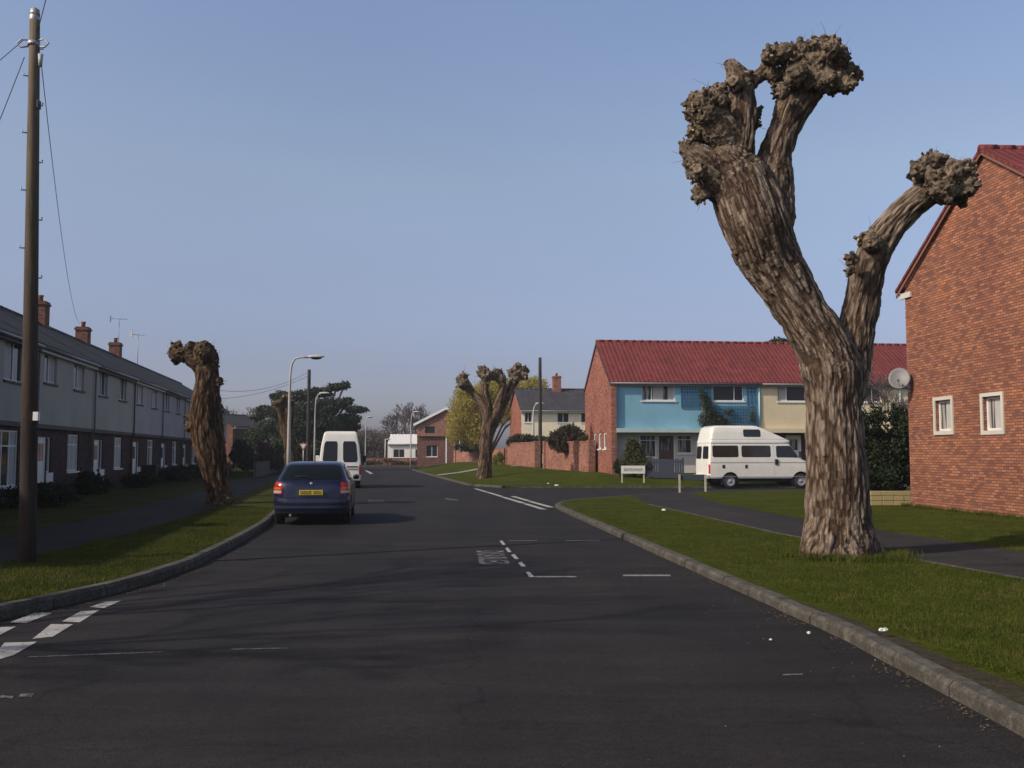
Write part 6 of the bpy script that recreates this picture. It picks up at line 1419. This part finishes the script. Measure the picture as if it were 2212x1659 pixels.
c0, c1 = fac(58, 4.6, .1), fac(80, 4.6, .1)
fence(c0, c1, .95, 'weathered grey fence along the left gardens beyond the gnarled pollard', 'greyfence', 110)
c0, c1 = fac(30, 3.6, .1), fac(52, 3.6, .1)
# two pale pots / bins by the terrace doors
def bin_(Yf, out, label, mat, h=.9):
    c = fac(Yf, out, .1); e = empty('wheelie_bin', c, TRZ, label, 'bin'); m = MB()
    m.add([(-.24, -.28, .08), (.24, -.28, .08), (.24, .24, .08), (-.24, .24, .08), (-.29, -.34, h), (.29, -.34, h), (.29, .30, h), (-.29, .30, h)], [(3, 2, 1, 0), (4, 5, 6, 7), (0, 1, 5, 4), (1, 2, 6, 5), (2, 3, 7, 6), (3, 0, 4, 7)]); m.build('tub', M[mat], e)
    m = MB(); m.bbox(-.31, .31, -.37, .33, h, h + .07, .02); m.tube([(-.25, .36, h + .02), (.25, .36, h + .02)], .018, 8); m.build('lid', M[mat], e)
    for s in (-1, 1): m = MB(); m.lathe((s * .27, .2, .11), [(0, -.03), (.11, -.03), (.11, .03), (0, .03)], 14, 'x'); m.build('wheel', M['black'], e)
bin_(45.5, .9, 'black wheelie bin beside the third white door of the left terrace', 'black')
# wheelie bin by the far wall gap
def stand(u, Y, w, h, z0, mat, label):
    c = P(u, 1000, Y); e = empty('utility_box', (c.x, Y, z0), 0, label, 'box'); m = MB(); m.bbox(-w / 2, w / 2, -.2, .2, 0, h, .02); m.build('cabinet', M[mat], e); m = MB(); m.bbox(-w / 2 - .03, w / 2 + .03, -.23, .23, h, h + .05, .01); m.build('lid', M[mat], e)
stand(1156, 70, .55, 1.05, .62, 'maroon', 'dark maroon box beside the dark telegraph pole at the gap in the wall')
# ------------------------------------------------------------------ out-of-frame bare tree whose branch shadows streak the road
bare_tree('bare_tree', 'leafless street tree left of the camera casting thin shadows over the road', (-9.3, 6.5, .1), 11.5, 1.2, 33, levels=6, r0=.12, trunk_frac=.25, minr=.0105, cat='tree') if True else None

# ------------------------------------------------------------------ sun, sky, render
SUN_EL, SUN_AZ_DIR = R(36), Vector((.87, .49))      # direction the light travels over the ground
sun = bpy.data.lights.new('sun', 'SUN'); so = bpy.data.objects.new('sun', sun); col.objects.link(so)
d = Vector((SUN_AZ_DIR.x, SUN_AZ_DIR.y, 0)).normalized() * math.cos(SUN_EL) + Vector((0, 0, -math.sin(SUN_EL)))
so.rotation_euler = d.to_track_quat('-Z', 'Y').to_euler(); sun.energy = 3.3; sun.angle = R(.8); sun.color = (1.0, .90, .76)
w = bpy.data.worlds.new('World'); sc.world = w; w.use_nodes = True; nt = w.node_tree; bg = nt.nodes['Background']
sky = nt.nodes.new('ShaderNodeTexSky'); sky.sky_type = 'NISHITA'; sky.sun_disc = False; sky.sun_elevation = SUN_EL
tosun = -d; sky.sun_rotation = math.atan2(tosun.x, tosun.y); sky.air_density = 1.0; sky.dust_density = 2.0; sky.ozone_density = 2.5; sky.altitude = 0
hs = nt.nodes.new('ShaderNodeHueSaturation'); hs.inputs['Saturation'].default_value = 1.0
mul = nt.nodes.new('ShaderNodeMix'); mul.data_type = 'RGBA'; mul.blend_type = 'MULTIPLY'; mul.inputs[0].default_value = 1.0
geo = nt.nodes.new('ShaderNodeTexCoord'); sep = nt.nodes.new('ShaderNodeSeparateXYZ'); rmp = nt.nodes.new('ShaderNodeValToRGB')
nt.links.new(geo.outputs['Generated'], sep.inputs[0]); nt.links.new(sep.outputs[2], rmp.inputs[0])
el = rmp.color_ramp.elements; el.remove(el[1]); el[0].position = 0.0; el[0].color = (*[c / SKYG for c in SKYS[0][1]], 1)
for p_, c_ in SKYS[1:]: x_ = el.new(p_); x_.color = (*[c / SKYG for c in c_], 1)
gain = nt.nodes.new('ShaderNodeVectorMath'); gain.operation = 'SCALE'; gain.inputs['Scale'].default_value = SKYG; nt.links.new(rmp.outputs[0], gain.inputs[0])
nt.links.new(sky.outputs[0], mul.inputs[6]); nt.links.new(gain.outputs[0], mul.inputs[7]); nz_ = nt.nodes.new('ShaderNodeTexNoise'); nz_.inputs['Scale'].default_value = 3.0; nz_.inputs['Detail'].default_value = 5; mp_ = nt.nodes.new('ShaderNodeMapping'); mp_.inputs['Scale'].default_value = (1, 1, 4); nt.links.new(geo.outputs['Generated'], mp_.inputs[0]); nt.links.new(mp_.outputs[0], nz_.inputs['Vector'])
mr_ = nt.nodes.new('ShaderNodeMapRange'); mr_.inputs[3].default_value = .955; mr_.inputs[4].default_value = 1.045; nt.links.new(nz_.outputs['Fac'], mr_.inputs[0]); vs_ = nt.nodes.new('ShaderNodeVectorMath'); vs_.operation = 'SCALE'; nt.links.new(mul.outputs[2], vs_.inputs[0]); nt.links.new(mr_.outputs[0], vs_.inputs['Scale']); nt.links.new(vs_.outputs[0], bg.inputs[0])
bg.inputs[1].default_value = 0.085
hz = MB(); hz.box(-120, 120, -45, 215, -1.2, 14); ho = hz.build('haze', simple('tmp_haze', (1, 1, 1))); ho['kind'] = 'stuff'
hm = bpy.data.materials.new('haze_air'); hm.use_nodes = True; hn = hm.node_tree; hn.nodes.clear(); ov = hn.nodes.new('ShaderNodeOutputMaterial'); pv = hn.nodes.new('ShaderNodeVolumePrincipled')
pv.inputs['Density'].default_value = 0.00055; pv.inputs['Color'].default_value = (.86, .91, 1, 1); pv.inputs['Anisotropy'].default_value = 0.2; hn.links.new(pv.outputs[0], ov.inputs['Volume'])
ho.data.materials.clear(); ho.data.materials.append(hm)
sc.render.engine = 'CYCLES'; sc.view_settings.view_transform = 'Standard'; sc.view_settings.look = 'None'; sc.view_settings.exposure = 0; sc.view_settings.gamma = 1
sc.cycles.max_bounces = 6; sc.cycles.diffuse_bounces = 3; sc.cycles.glossy_bounces = 3; sc.cycles.use_denoising = True
